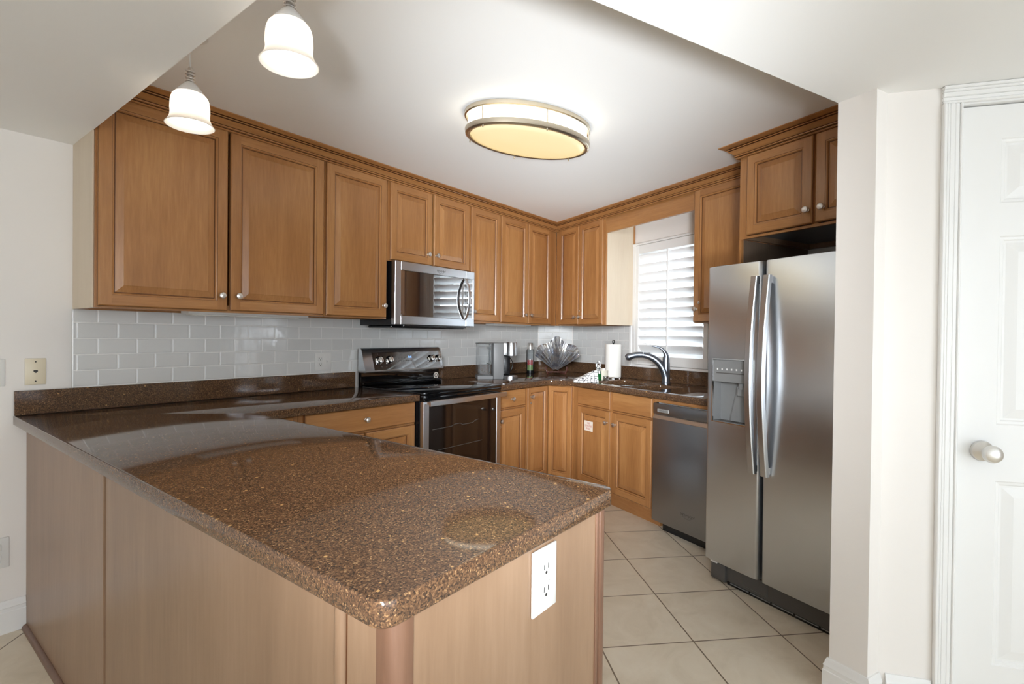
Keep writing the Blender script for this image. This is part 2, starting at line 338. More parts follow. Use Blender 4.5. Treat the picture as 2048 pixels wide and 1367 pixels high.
# ---------------------------------------------------------------- mesh builder
ORG = {}   # object -> (frame key, origin in that frame)
class MB:
    def __init__(s): s.bm = bmesh.new()
    def _fin(s, fs, mat, T, vs):
        for f in fs: f.material_index = mat
        if T is not None:
            for v in vs: v.co = T @ v.co
    def box(s, x0, x1, y0, y1, z0, z1, bev=0.0, seg=1, mat=0, T=None):
        x0, x1 = sorted((x0, x1)); y0, y1 = sorted((y0, y1)); z0, z1 = sorted((z0, z1))
        vs = [s.bm.verts.new((x, y, z)) for x in (x0, x1) for y in (y0, y1) for z in (z0, z1)]
        q = [(0, 1, 3, 2), (4, 6, 7, 5), (0, 4, 5, 1), (2, 3, 7, 6), (0, 2, 6, 4), (1, 5, 7, 3)]
        fs = [s.bm.faces.new([vs[i] for i in k]) for k in q]
        if bev > 0:
            es = list({e for f in fs for e in f.edges})
            r = bmesh.ops.bevel(s.bm, geom=es, offset=bev, segments=seg, affect='EDGES', profile=0.5)
            fs = list({f for v in r['verts'] for f in v.link_faces} | {f for f in fs if f.is_valid})
            vs = list({v for f in fs for v in f.verts})
        s._fin(fs, mat, T, vs); return s
    def prism(s, poly, z0, z1, mat=0, T=None):
        n = len(poly)
        a = [s.bm.verts.new((x, y, z0)) for x, y in poly]; b = [s.bm.verts.new((x, y, z1)) for x, y in poly]
        fs = [s.bm.faces.new(a[::-1]), s.bm.faces.new(b)]
        for i in range(n):
            j = (i + 1) % n; fs.append(s.bm.faces.new((a[i], a[j], b[j], b[i])))
        s._fin(fs, mat, T, a + b); return s
    def lathe(s, prof, c=(0, 0, 0), axis='z', seg=20, mat=0, T=None, mats=None, sx=1.0, sy=1.0):
        """prof: (radius, height) pairs along the axis."""
        rings = []; allv = []
        for r, h in prof:
            if r < 1e-6:
                ring = [s.bm.verts.new((0, 0, h))]
            else:
                ring = [s.bm.verts.new((r * sx * math.cos(2 * math.pi * k / seg), r * sy * math.sin(2 * math.pi * k / seg), h)) for k in range(seg)]
            rings.append(ring); allv += ring
        fs = []
        for i in range(len(rings) - 1):
            a, b = rings[i], rings[i + 1]; mi = mats[i] if mats else mat
            for k in range(seg):
                l = (k + 1) % seg
                if len(a) == 1 and len(b) == 1: continue
                if len(a) == 1: f = s.bm.faces.new((a[0], b[k], b[l]))
                elif len(b) == 1: f = s.bm.faces.new((a[k], a[l], b[0]))
                else: f = s.bm.faces.new((a[k], a[l], b[l], b[k]))
                f.material_index = mi; fs.append(f)
        Rm = {'z': Matrix.Identity(4), 'y-': Matrix.Rotation(R(90), 4, 'X'), 'x': Matrix.Rotation(R(90), 4, 'Y')}[axis]
        X = Matrix.Translation(c) @ Rm
        if T is not None: X = T @ X
        for v in allv: v.co = X @ v.co
        return s
    def tube(s, pts, r, seg=10, mat=0, cap=True, closed=False, T=None, flat=1.0, upv=(0, 0, 1)):
        pts = [Vector(p) for p in pts]; n = len(pts)
        rr = r if isinstance(r, (list, tuple)) else [r] * n
        rings = []; allv = []; prev = None
        for i, p in enumerate(pts):
            d = (pts[(i + 1) % n] - pts[i - 1]) if closed else (pts[min(i + 1, n - 1)] - pts[max(i - 1, 0)])
            d.normalize()
            u = Vector(upv) if prev is None else prev
            u = u - d * u.dot(d)
            if u.length < 1e-4: u = Vector((1, 0, 0)) - d * d.x
            u.normalize(); prev = u; w = d.cross(u)
            ring = [s.bm.verts.new(p + (u * math.cos(2 * math.pi * k / seg) * flat + w * math.sin(2 * math.pi * k / seg)) * rr[i]) for k in range(seg)]
            rings.append(ring); allv += ring
        fs = []
        for i in range(n if closed else n - 1):
            a, b = rings[i], rings[(i + 1) % n]
            for k in range(seg):
                l = (k + 1) % seg; fs.append(s.bm.faces.new((a[k], a[l], b[l], b[k])))
        if cap and not closed:
            fs.append(s.bm.faces.new(rings[0][::-1])); fs.append(s.bm.faces.new(rings[-1]))
        s._fin(fs, mat, T, allv); return s
    def quad(s, pts, mat=0):
        f = s.bm.faces.new([s.bm.verts.new(p) for p in pts]); f.material_index = mat; return s
    def sweep(s, prof, path, mats=None, cap=True):
        """prof: (out, z) points; path: list of (point xy, out-dir xy already mitred)."""
        rows = [[s.bm.verts.new((p[0] + o[0] * q[0], p[1] + o[1] * q[0], q[1])) for q in prof] for p, o in path]
        for i in range(len(rows) - 1):
            for k in range(len(prof) - 1):
                f = s.bm.faces.new((rows[i][k], rows[i + 1][k], rows[i + 1][k + 1], rows[i][k + 1])); f.material_index = mats[k] if mats else 0
        if cap:
            s.bm.faces.new(rows[0]); s.bm.faces.new(rows[-1][::-1])
        return s
    def grid(s, fn, nu, nv, mat=0):
        g = [[s.bm.verts.new(fn(i / nu, j / nv)) for j in range(nv + 1)] for i in range(nu + 1)]
        for i in range(nu):
            for j in range(nv):
                f = s.bm.faces.new((g[i][j], g[i + 1][j], g[i + 1][j + 1], g[i][j + 1])); f.material_index = mat
        return s
    def mesh(s, name, org, smooth=32, recalc=True):
        if recalc: bmesh.ops.recalc_face_normals(s.bm, faces=s.bm.faces)
        for v in s.bm.verts: v.co -= org
        me = bpy.data.meshes.new(name); s.bm.to_mesh(me); s.bm.free()
        for p in me.polygons: p.use_smooth = True
        me.set_sharp_from_angle(angle=R(smooth))
        return me
    def build(s, name, mats, parent=None, fr='A', org=(0, 0, 0), smooth=32, recalc=True):
        if parent is not None: fr, org = ORG[parent.name]
        me = s.mesh(name, Vector(org), smooth, recalc)
        for mk in (mats if isinstance(mats, (list, tuple)) else [mats]): me.materials.append(M[mk])
        o = bpy.data.objects.new(name, me); COL.objects.link(o)
        if parent is not None: o.parent = parent
        else: o.matrix_world = FR[fr] @ Matrix.Translation(org)
        ORG[o.name] = (fr, tuple(org)); return o
def thing(name, label, cat, fr='A', org=(0, 0, 0), group=None, rz=0.0):
    o = bpy.data.objects.new(name, None); COL.objects.link(o); o.empty_display_size = 0.1
    o.matrix_world = FR[fr] @ Matrix.Translation(org) @ Matrix.Rotation(rz, 4, 'Z')
    o['label'] = label; o['category'] = cat
    if group: o['group'] = group
    ORG[o.name] = (fr, tuple(org)); return o
def tag(o, label, cat, group=None):
    o['label'] = label; o['category'] = cat
    if group: o['group'] = group
    return o
def struct(o): o['kind'] = 'structure'; return o
def text_into(mb, s, size, place, mat=0, depth=0.0004, align='CENTER', squash=1.0, shear=0.0):
    """Adds flat lettering to a mesh builder; place maps (x right, y up, out) to frame coordinates."""
    cu = bpy.data.curves.new('t', 'FONT'); cu.body = s; cu.size = size; cu.align_x = align; cu.align_y = 'CENTER'; cu.shear = shear; cu.resolution_u = 3
    ob = bpy.data.objects.new('t', cu); COL.objects.link(ob)
    dg = bpy.context.evaluated_depsgraph_get(); me = bpy.data.meshes.new_from_object(ob.evaluated_get(dg))
    vs = [mb.bm.verts.new(place(v.co.x * squash, v.co.y, depth)) for v in me.vertices]
    for p in me.polygons:
        try:
            f = mb.bm.faces.new([vs[i] for i in p.vertices]); f.material_index = mat
        except ValueError: pass
    bpy.data.objects.remove(ob); bpy.data.curves.remove(cu); bpy.data.meshes.remove(me)

# ---------------------------------------------------------------- the room
KZ, LZ = 2.3376, 2.1153          # kitchen ceiling, lower ceiling
XS = -4.0494
Sp, S2p = Bw(3.56, 1.237), Bw(3.685, 1.237)
NK = (XS, -2.154)
LX, LY = -7.0, -5.6            # outer edges of the unseen living room; rear left partly open for light
mb = MB(); mb.box(LX, 3.0, LY, 0.12, -0.12, 0.0); struct(mb.build('floor', 'floor'))
mb = MB(); mb.prism([(XS - 0.02, 0.1), (XS - 0.02, -2.16), Bw(3.7, 1.2), Bw(3.7, -0.1), (0.2, 0.1)], KZ, KZ + 0.12); struct(mb.build('ceiling', 'ceil'))
mb = MB(); mb.prism([(LX, 0.1), (XS, 0.1), NK, Sp, Bw(3.56, -0.2), (2.4, -4.6), (2.4, LY), (LX, LY)][::-1], LZ, KZ + 0.12); struct(mb.build('ceiling', 'ceil'))
mb = MB(); mb.box(LX, 0.25, 0.0, 0.12, 0, KZ + 0.1); struct(mb.build('wall_back', 'wall'))
# window wall with its opening
WS0, WS1, WZ0, WZ1 = 1.27, 1.99, 1.10, 1.99
mb = MB()
mb.box(-0.05, WS0, 0, 0.12, 0, KZ + 0.1); mb.box(WS1, 3.8, 0, 0.12, 0, KZ + 0.1)
mb.box(WS0, WS1, 0, 0.12, 0, WZ0); mb.box(WS0, WS1, 0, 0.12, WZ1, KZ + 0.1)
struct(mb.build('wall_right', 'wall', fr='B'))
mb = MB(); mb.prism([(-0.352, 0.0), Bw(0.31, 0.0), (0.0, 0.0)], 0.9, 1.385); struct(mb.build('wall_corner', 'wall'))
mb = MB(); mb.box(3.56, 3.685, -1.237, 0.0, 0, LZ + 0.1); struct(mb.build('wall_alcove', 'wall', fr='B'))
# pantry door wall (opening 0.205..0.99 wide, to 2.062)
mb = MB()
mb.box(0.0, 0.205, 0, 0.12, 0, LZ + 0.05); mb.box(0.99, 3.4, 0, 0.12, 0, LZ + 0.05); mb.box(0.205, 0.99, 0, 0.12, 2.062, LZ + 0.05)
struct(mb.build('wall_pantry', 'wall', fr='D'))
mb = MB(); mb.box(LX, LX + 0.12, LY, 0.0, 0, LZ + .05); struct(mb.build('wall_left_unseen', 'wall'))  # unseen wall, fully closed to cut side light on the pantry door
mb = MB(); mb.box(-3.3, 2.4, LY, LY + 0.12, 0, LZ + .05); struct(mb.build('wall_rear_unseen', 'wall'))  # unseen wall, added to narrow the rear opening and dim the pantry door
def base_profile(mb, x0, x1, y, h=0.134, T=None):
    """baseboard strip on a wall face at y, room towards -y"""
    pr = [(0, 0), (0.016, 0), (0.016, h * 0.66), (0.013, h * 0.68), (0.013, h * 0.78), (0.015, h * 0.80), (0.010, h * 0.88), (0.010, h * 0.92), (0.005, h), (0, h)]
    rows = [[mb.bm.verts.new((x, y - o, z)) for o, z in pr] for x in (x0, x1)]
    for k in range(len(pr) - 1): mb.bm.faces.new((rows[0][k], rows[1][k], rows[1][k + 1], rows[0][k + 1]))
    mb.bm.faces.new(rows[0]); mb.bm.faces.new(rows[1][::-1])
    return mb
mb = MB(); base_profile(mb, LX + 0.12, -4.206, 0.0); struct(mb.build('baseboard_back', 'trim'))
mb = MB()
pr = [(0.0, 0), (0.016, 0), (0.016, .09), (0.013, .092), (0.013, .105), (0.015, .107), (0.010, .118), (0.010, .123), (0.005, .134), (0.0, .134)]
mb.sweep(pr, [((3.56, -0.95), (-1, 0)), ((3.56, -1.237), (-1, -1)), ((3.685, -1.237), (1, -1)), ((3.685, -1.168), (1, 0))])
struct(mb.build('baseboard_alcove', 'trim', fr='B'))
mb = MB(); base_profile(mb, 0.02, 0.152, 0.0); base_profile(mb, 1.05, 3.3, 0.0); struct(mb.build('baseboard_pantry', 'trim', fr='D'))

# ---- pantry door: casing, leaf with six raised panels, knob
mb = MB()
def casing(mb, x0, x1, z0, z1, vertical=True, flip=1):
    # stepped colonial casing; thicker towards the outer edge
    if vertical:
        w = x1 - x0
        for a, b, d in ((0, .18, .020), (.18, .34, .016), (.34, .62, .013), (.62, .86, .010), (.86, 1.0, .013)):
            xa, xb = (x0 + a * w, x0 + b * w) if flip > 0 else (x1 - b * w, x1 - a * w)
            mb.box(xa, xb, -d, 0.0, z0, z1, 0.0025)
    else:
        w = z1 - z0
        for a, b, d in ((0, .14, .013), (.14, .38, .010), (.38, .66, .013), (.66, .82, .016), (.82, 1.0, .020)):
            mb.box(x0, x1, -d, 0.0, z0 + a * w, z0 + b * w, 0.0025)
casing(mb, 0.155, 0.212, 0, 2.058); casing(mb, 0.983, 1.04, 0, 2.058, flip=-1); casing(mb, 0.155, 1.04, 2.058, 2.1145, False)
mb.box(0.205, 0.2165, 0.0, 0.11, 0, 2.062); mb.box(0.9785, 0.99, 0.0, 0.11, 0, 2.062); mb.box(0.205, 0.99, 0.0, 0.11, 2.053, 2.062)
struct(mb.build('trim_1', 'trim', fr='D'))
def raised_door_panels(mb, x0, x1, z0, z1, yf, t, panels, mat=0):
    """flat leaf whose front (y = yf, facing -y) has sunk and raised panels"""
    xs = sorted({x0, x1} | {p[0] for p in panels} | {p[1] for p in panels})
    zs = sorted({z0, z1} | {p[2] for p in panels} | {p[3] for p in panels})
    inp = lambda x, z: any(p[0] < x < p[1] and p[2] < z < p[3] for p in panels)
    for i in range(len(xs) - 1):
        for j in range(len(zs) - 1):
            if not inp((xs[i] + xs[i + 1]) / 2, (zs[j] + zs[j + 1]) / 2):
                mb.quad([(xs[i], yf, zs[j]), (xs[i + 1], yf, zs[j]), (xs[i + 1], yf, zs[j + 1]), (xs[i], yf, zs[j + 1])], mat)
    for a, b, c, d in panels:
        loops = [(0, 0), (0.004, .004), (0.012, .005), (0.016, .009), (0.022, .009), (0.052, .002)]
        prev = None
        for ins, dep in loops:
            L = [(a + ins, yf + dep, c + ins), (b - ins, yf + dep, c + ins), (b - ins, yf + dep, d - ins), (a + ins, yf + dep, d - ins)]
            if prev:
                for k in range(4): mb.quad([prev[k], prev[(k + 1) % 4], L[(k + 1) % 4], L[k]], mat)
            prev = L
        mb.quad(prev, mat)
    for q in ([(x0, z0), (x1, z0)], [(x1, z0), (x1, z1)], [(x1, z1), (x0, z1)], [(x0, z1), (x0, z0)]):
        (xa, za), (xb, zb) = q
        mb.quad([(xa, yf, za), (xa, yf + t, za), (xb, yf + t, zb), (xb, yf, zb)], mat)
    mb.quad([(x0, yf + t, z0), (x0, yf + t, z1), (x1, yf + t, z1), (x1, yf + t, z0)], mat)
mb = MB()
pn = [(a, b, c, d) for a, b in ((0.331, 0.556), (0.644, 0.869)) for c, d in ((0.205, 0.815), (1.0, 1.62), (1.728, 1.94))]
raised_door_panels(mb, 0.220, 0.975, 0.008, 2.049, 0.018, 0.036, pn)
door = struct(mb.build('door_1', 'trim', fr='D', recalc=False))
mb = MB()
mb.lathe([(0, 0), (0.033, 0), (0.0335, 0.004), (0.031, 0.010), (0.022, 0.016), (0.013, 0.022), (0.011, 0.030), (0.013, 0.036), (0.022, 0.043), (0.0275, 0.052), (0.028, 0.060), (0.024, 0.069), (0.014, 0.075), (0, 0.077)], c=(0.293, 0.018, 0.912), axis='y-', seg=28)
k = mb.build('door_knob', 'nickel', door); k['label'] = 'satin nickel door knob'
mb = MB(); mb.box(0.2165, 0.2195, 0.016, 0.03, 0.925, 0.985, 0.0005); mb.build('latch_plate', 'chrome', door)

# ---------------------------------------------------------------- cabinets
def door_mesh(mb, x0, x1, z0, z1, yf, t=0.02, sw=0.06, slab=False):
    """raised-panel cabinet door, front at y = yf, facing -y.  mats: 0 vertical grain, 1 horizontal, 2 glaze"""
    def loop(ins, dep): return [(x0 + ins, yf + dep, z0 + ins), (x1 - ins, yf + dep, z0 + ins), (x1 - ins, yf + dep, z1 - ins), (x0 + ins, yf + dep, z1 - ins)]
    def ring(a, b, mats):
        for k in range(4): mb.quad([a[k], a[(k + 1) % 4], b[(k + 1) % 4], b[k]], mats[k])
    V4 = (1, 0, 1, 0)
    o = loop(0, t); back = o
    l1 = loop(0, 0.0055); ring(o, l1, V4)
    l2 = loop(0.0015, 0.004); ring(l1, l2, (2, 2, 2, 2))
    l3 = loop(0.006, 0.0); ring(l2, l3, V4)
    mb.quad(back[::-1], 0)
    if slab:
        mb.quad(l3, 1); return
    a = 0.006; b = sw - 0.012
    mb.quad([(x0 + a, yf, z0 + a), (x0 + b, yf, z0 + a), (x0 + b, yf, z1 - a), (x0 + a, yf, z1 - a)], 0)
    mb.quad([(x1 - b, yf, z0 + a), (x1 - a, yf, z0 + a), (x1 - a, yf, z1 - a), (x1 - b, yf, z1 - a)], 0)
    mb.quad([(x0 + b, yf, z0 + a), (x1 - b, yf, z0 + a), (x1 - b, yf, z0 + b), (x0 + b, yf, z0 + b)], 1)
    mb.quad([(x0 + b, yf, z1 - b), (x1 - b, yf, z1 - b), (x1 - b, yf, z1 - a), (x0 + b, yf, z1 - a)], 1)
    pr = loop(b, 0.0)
    for ins, dep, gl in ((sw - 0.0108, 0.0018, 1), (sw - 0.006, 0.0028, 0), (sw - 0.002, 0.0085, 0), (sw - 0.0005, 0.011, 1), (sw + 0.0015, 0.011, 1), (sw + 0.030, 0.0022, 0), (sw + 0.0315, 0.001, 0)):
        nx = loop(ins, dep); ring(pr, nx, (2,) * 4 if gl else (0, 0, 0, 0)); pr = nx
    mb.quad(pr, 0)
WM = ['wood', 'woodh', 'glaze']
def knob(parent, x, yf, z, r=0.016):
    mb = MB()
    mb.lathe([(0, 0), (0.008, 0), (0.0085, 0.002), (0.006, 0.004), (0.0055, 0.013), (0.009, 0.016), (r * 0.95, 0.019), (r, 0.023), (r * 0.9, 0.028), (r * 0.55, 0.031), (0, 0.032)], c=(x, yf, z), axis='y-', seg=20)
    return mb.build('knob', 'nickel', parent)
def keyhole(parent, x, yf, z):
    mb = MB(); mb.lathe([(0, 0), (0.009, 0), (0.009, 0.003), (0.0065, 0.004), (0, 0.004)], c=(x, yf, z), axis='y-', seg=16)
    mb.box(x - 0.0012, x + 0.0012, yf - 0.0045, yf - 0.003, z - 0.004, z + 0.004, mat=1)
    return mb.build('cam_lock', ['nickel', 'slot'], parent)
def cdoor(root, x0, x1, z0, z1, yf, kn=None, lock=None, name='door', slab=False, sw=0.06):
    mb = MB(); door_mesh(mb, x0, x1, z0, z1, yf, slab=slab, sw=sw)
    d = mb.build(name, WM, root, smooth=12)
    if kn: knob(d, kn[0], yf, kn[1])
    if lock: keyhole(d, lock[0], yf, lock[1])
    return d
def carcass(root, x0, x1, y0, y1, z0, z1, mats=('wood', 'woodh', 'woody')):
    mb = MB(); t = 0.018
    mb.box(x0, x1, y1 - 0.008, y1, z0, z1)                       # back
    mb.box(x0, x0 + t, y0, y1 - 0.008, z0, z1); mb.box(x1 - t, x1, y0, y1 - 0.008, z0, z1)
    mb.box(x0 + t, x1 - t, y0, y1 - 0.008, z1 - t, z1, mat=1)
    mb.box(x0 + t, x1 - t, y0, y1 - 0.008, z0 + 0.012, z0 + 0.012 + t, mat=1)   # recessed bottom
    # face frame
    f = 0.02
    mb.box(x0, x0 + 0.035, y0 - f, y0, z0, z1); mb.box(x1 - 0.035, x1, y0 - f, y0, z0, z1)
    mb.box(x0 + 0.035, x1 - 0.035, y0 - f, y0, z1 - 0.035, z1, mat=1); mb.box(x0 + 0.035, x1 - 0.035, y0 - f, y0, z0, z0 + 0.035, mat=1)
    return mb.build('carcass', list(mats), root)
UF = -0.33; UC = -0.309
ub, ut = 1.375, 2.30
# --- range wall, left to right
r = thing('wall_cabinet', 'leftmost wide double-door maple wall cabinet, behind the white pendant lamp', 'cabinet', 'A', (-3.515, 0, ub), 'maple wall cabinets on the range wall')
carcass(r, -4.046, -2.985, UC + 0.02, -0.002, ub, ut)
mb = MB(); mb.box(-4.052, -4.0465, UC + 0.012, -0.002, ub, ut); p = mb.build('end_panel', 'pale', r); p['label'] = 'pale bare-maple end panel'
cdoor(r, -4.040, -3.523, 1.383, 2.272, UF, kn=(-3.556, 1.457)); cdoor(r, -3.511, -2.994, 1.385, 2.272, UF, kn=(-3.477, 1.459))
r = thing('wall_cabinet', 'single-door maple wall cabinet immediately left of the microwave', 'cabinet', 'A', (-2.755, 0, ub), 'maple wall cabinets on the range wall')
carcass(r, -2.983, -2.530, UC + 0.02, -0.002, ub, ut); cdoor(r, -2.978, -2.541, 1.383, 2.272, UF, kn=(-2.571, 1.459))
r = thing('wall_cabinet', 'short double-door maple wall cabinet mounted above the microwave', 'cabinet', 'A', (-2.13, 0, 1.757), 'maple wall cabinets on the range wall')
carcass(r, -2.528, -1.742, UC + 0.02, -0.002, 1.757, ut)
cdoor(r, -2.513, -2.142, 1.764, 2.272, UF, kn=(-2.188, 1.837)); cdoor(r, -2.126, -1.753, 1.764, 2.272, UF, kn=(-2.106, 1.838))
r = thing('wall_cabinet', 'narrow single-door maple wall cabinet directly right of the microwave', 'cabinet', 'A', (-1.55, 0, ub), 'maple wall cabinets on the range wall')
carcass(r, -1.740, -1.367, UC + 0.02, -0.002, ub, ut); cdoor(r, -1.732, -1.373, 1.388, 2.272, UF, kn=(-1.71, 1.46))
r = thing('wall_cabinet', 'double-door maple wall cabinet ending in the room corner on the range wall', 'cabinet', 'A', (-0.95, 0, ub), 'maple wall cabinets on the range wall')
carcass(r, -1.365, -0.56, UC + 0.02, -0.002, ub, ut)
mb = MB(); mb.box(-0.604, -0.4955, UC - 0.002, UC + 0.018, ub, ut); mb.build('filler_strip', 'wood', r)
cdoor(r, -1.360, -0.980, 1.386, 2.272, UF, kn=(-1.034, 1.46)); cdoor(r, -0.973, -0.606, 1.384, 2.272, UF, kn=(-0.950, 1.46))
# --- window wall
GB = 0.352
r = thing('wall_cabinet', 'narrow double-door maple wall cabinet left of the shuttered window', 'cabinet', 'B', (0.865, 0, ub), 'maple wall cabinets on the window wall')
carcass(r, 0.535, 1.207, -GB + 0.042, -0.002, ub, ut)
mb = MB(); mb.box(0.481, 0.534, -GB + 0.020, -GB + 0.040, ub, ut); mb.build('filler_strip', 'wood', r)
mb = MB(); mb.box(1.2075, 1.213, -GB + 0.036, -0.03, ub, 2.262); p = mb.build('end_panel', 'pale', r); p['label'] = 'pale maple end panel beside the window'
cdoor(r, 0.545, 0.853, 1.383, 2.272, -GB, kn=(0.815, 1.45), sw=0.055); cdoor(r, 0.862, 1.190, 1.381, 2.272, -GB, kn=(0.888, 1.45), lock=(0.875, 1.505), sw=0.055)
mb = MB(); mb.box(1.2135, 2.144, -GB + 0.02, -GB + 0.042, 2.148, ut); v = mb.build('valance', ['woodh'], fr='B', org=(0, 0, 0))
tag(v, 'plain maple valance board bridging the cabinets above the window', 'valance')
r = thing('wall_cabinet', 'tall single-door maple wall cabinet between the window and the refrigerator', 'cabinet', 'B', (2.42, 0, ub), 'maple wall cabinets on the window wall')
carcass(r, 2.146, 2.704, -GB + 0.042, -0.002, ub, ut); cdoor(r, 2.150, 2.690, 1.382, 2.272, -GB, kn=(2.182, 1.468), lock=(2.20, 1.512))
# --- above the refrigerator
GF = 0.65
r = thing('wall_cabinet', 'deep short maple cabinet mounted above the stainless refrigerator', 'cabinet', 'B', (3.13, 0, 1.835))
mb = MB(); x0, x1, y0, y1, z0, z1 = 2.730, 3.555, -0.61, -0.002, 1.822, ut; t = 0.018
mb.box(x0, x0 + t, y0, y1, z0, z1); mb.box(x1 - t, x1, y0, y1, z0, z1); mb.box(x0, x1, y1 - 0.02, y1, z0, z1, mat=0)
mb.box(x0 + t, x1 - t, y0, y1 - 0.02, z1 - t, z1, mat=1); mb.box(x0 + t, x1 - t, y0, y1 - 0.02, z0 + 0.03, z0 + 0.03 + t, mat=1)
mb.build('carcass', ['veneer', 'greyplastic'], r)  # grey top and bottom boards: bluish reflected light put into the colour
mb = MB(); mb.box(2.713, 2.762, -0.63, -0.61, 1.822, ut, mat=0); mb.box(3.51, 3.555, -0.63, -0.61, 1.822, ut, mat=0)
mb.box(2.762, 3.51, -0.63, -0.61, 2.27, ut, mat=1); mb.box(2.762, 3.51, -0.63, -0.61, 1.822, 1.835, mat=1); mb.box(3.115, 3.15, -0.63, -0.61, 1.835, 2.27)
mb.build('face_frame', ['wood', 'woodh'], r)
cdoor(r, 2.766, 3.128, 1.838, 2.268, -GF, kn=(3.106, 1.905)); cdoor(r, 3.140, 3.502, 1.838, 2.268, -GF, kn=(3.180, 1.905))
r = thing('tall_panel', 'tall maple panel standing at the left side of the refrigerator', 'panel', 'B', (2.72, -0.3, 0))
mb = MB(); mb.box(2.7125, 2.7285, -0.608, -0.004, 0.0, 1.82, mat=0); mb.build('board', ['shaded_ply'], r)
mb = MB(); mb.box(2.709, 2.724, -0.628, -0.6085, 0.0, 1.8215, mat=0); mb.build('edge_strip', ['wood'], r)

# --- crown mouldings
def crown_prof(z0=2.268):
    h = KZ - z0 - 0.0006
    pts = [(0.0, 0), (0.010, 0), (0.013, 0.04), (0.013, 0.09), (0.007, 0.11), (0.011, 0.16), (0.018, 0.19), (0.019, 0.25), (0.012, 0.27), (0.016, 0.32), (0.028, 0.48), (0.042, 0.62), (0.040, 0.67), (0.046, 0.69), (0.048, 0.74), (0.043, 0.77), (0.050, 0.81), (0.066, 0.89), (0.077, 0.94), (0.077, 1.0), (0.0, 1.0)]
    ms = [0, 0, 0, 2, 2, 0, 0, 2, 2, 0, 0, 2, 2, 0, 2, 2, 0, 0, 0, 0]
    return [(o, z0 + f * h) for o, f in pts], [1 if k == 2 else 0 for k in ms]
cp, cm = crown_prof()
oA = Vector((0, -1)); oB = Vector(bn)
# inner corner of the two face planes
yA = UF + 0.004; gB = GB - 0.004
xc = (gB - yA * math.cos(PHI)) / (-math.sin(PHI))
den = 1 + oA.dot(oB); mit = (oA + oB) / den
mb = MB(); mb.sweep(cp, [((-4.049, yA), oA), ((xc, yA), mit), (Bw(2.630, gB), oB)], cm)
tag(mb.build('crown_molding', ['woodh', 'glaze']), 'long maple crown molding along the wall cabinets on both walls', 'molding', 'maple crown moldings')
mb = MB()
gF = GF - 0.006
mb.sweep(cp, [((2.7125, -0.42), (-1, 0)), ((2.7125, -gF), (-1, -1)), ((3.556, -gF), (0, -1))], cm)
tag(mb.build('crown_molding', ['woodh', 'glaze'], fr='B'), 'short maple crown molding on the cabinet above the refrigerator', 'molding', 'maple crown moldings')

# ---------------------------------------------------------------- base cabinets
CT, CB = 0.914, 0.873
BF = -0.64                       # door fronts, range wall
def base_box(root, x0, x1, yf, yb, z0=0.10, z1=CB - 0.001, toe=0.07):
    mb = MB(); mb.box(x0, x1, yf + 0.021, yb, z0, z1); mb.box(x0, x1, yf + toe + 0.02, yb, 0.0, z0, mat=1)
    return mb.build('carcass', ['wood', 'woodh'], root)
r = thing('base_cabinet', 'narrow maple base cabinet where the peninsula meets the range wall', 'cabinet', 'A', (-3.45, -0.3, 0), 'maple base cabinets on the range wall')
base_box(r, -3.565, -3.316, BF, -0.003); cdoor(r, -3.55, -3.345, 0.742, 0.868, BF, name='drawer_front', slab=True); cdoor(r, -3.55, -3.345, 0.125, 0.73, BF)
r = thing('base_cabinet', 'wide maple base cabinet with one drawer, left of the range', 'cabinet', 'A', (-2.93, -0.3, 0), 'maple base cabinets on the range wall')
base_box(r, -3.314, -2.556, BF, -0.003)
cdoor(r, -3.288, -2.566, 0.742, 0.868, BF, kn=(-2.928, 0.805), name='drawer_front', slab=True)
cdoor(r, -3.288, -2.932, 0.125, 0.729, BF, kn=(-2.955, 0.65)); cdoor(r, -2.922, -2.566, 0.125, 0.729, BF, kn=(-2.90, 0.65))
r = thing('base_cabinet', 'maple base cabinet with drawer and lock, right of the range', 'cabinet', 'A', (-1.6, -0.3, 0), 'maple base cabinets on the range wall')
base_box(r, -1.790, -1.402, BF, -0.003)
cdoor(r, -1.772, -1.425, 0.736, 0.866, BF, kn=(-1.605, 0.797), name='drawer_front', slab=True); cdoor(r, -1.772, -1.425, 0.125, 0.722, BF, kn=(-1.748, 0.645), lock=(-1.743, 0.603))
# corner unit: two doors meeting at a right angle in the inner corner
XD = -1.112
r = thing('base_cabinet', 'maple corner base cabinet with two narrow doors meeting at a right angle', 'cabinet', 'A', (-0.8, -0.4, 0))
mb = MB(); mb.prism([(-1.40, BF + 0.021), (XD + 0.021, BF + 0.021), (XD + 0.021, -0.875), Bw(1.215, 0.6), Bw(1.215, 0.005), Bw(0.34, 0.005), (-0.37, -0.003), (-1.40, -0.003)][::-1], 0.10, CB - 0.001)
mb.prism([(-1.40, BF + 0.09), (XD + 0.09, BF + 0.09), (XD + 0.09, -0.83), Bw(1.215, 0.55), Bw(1.215, 0.005), (-0.37, -0.003), (-1.40, -0.003)][::-1], 0.0, 0.10)
mb.build('carcass', ['wood'], r)
d = cdoor(r, -1.394, XD + 0.003, 0.122, 0.866, BF, kn=(-1.355, 0.792), lock=(-1.355, 0.742), sw=0.05)
mb = MB(); door_mesh(mb, 0.0, 0.226, 0.122, 0.866, 0.0, sw=0.05)
Tm = Matrix.Translation((XD, BF - 0.002, 0)) @ Matrix.Rotation(R(-90), 4, 'Z')
for v in mb.bm.verts: v.co = Tm @ v.co
mb.build('door', WM, r, smooth=12)
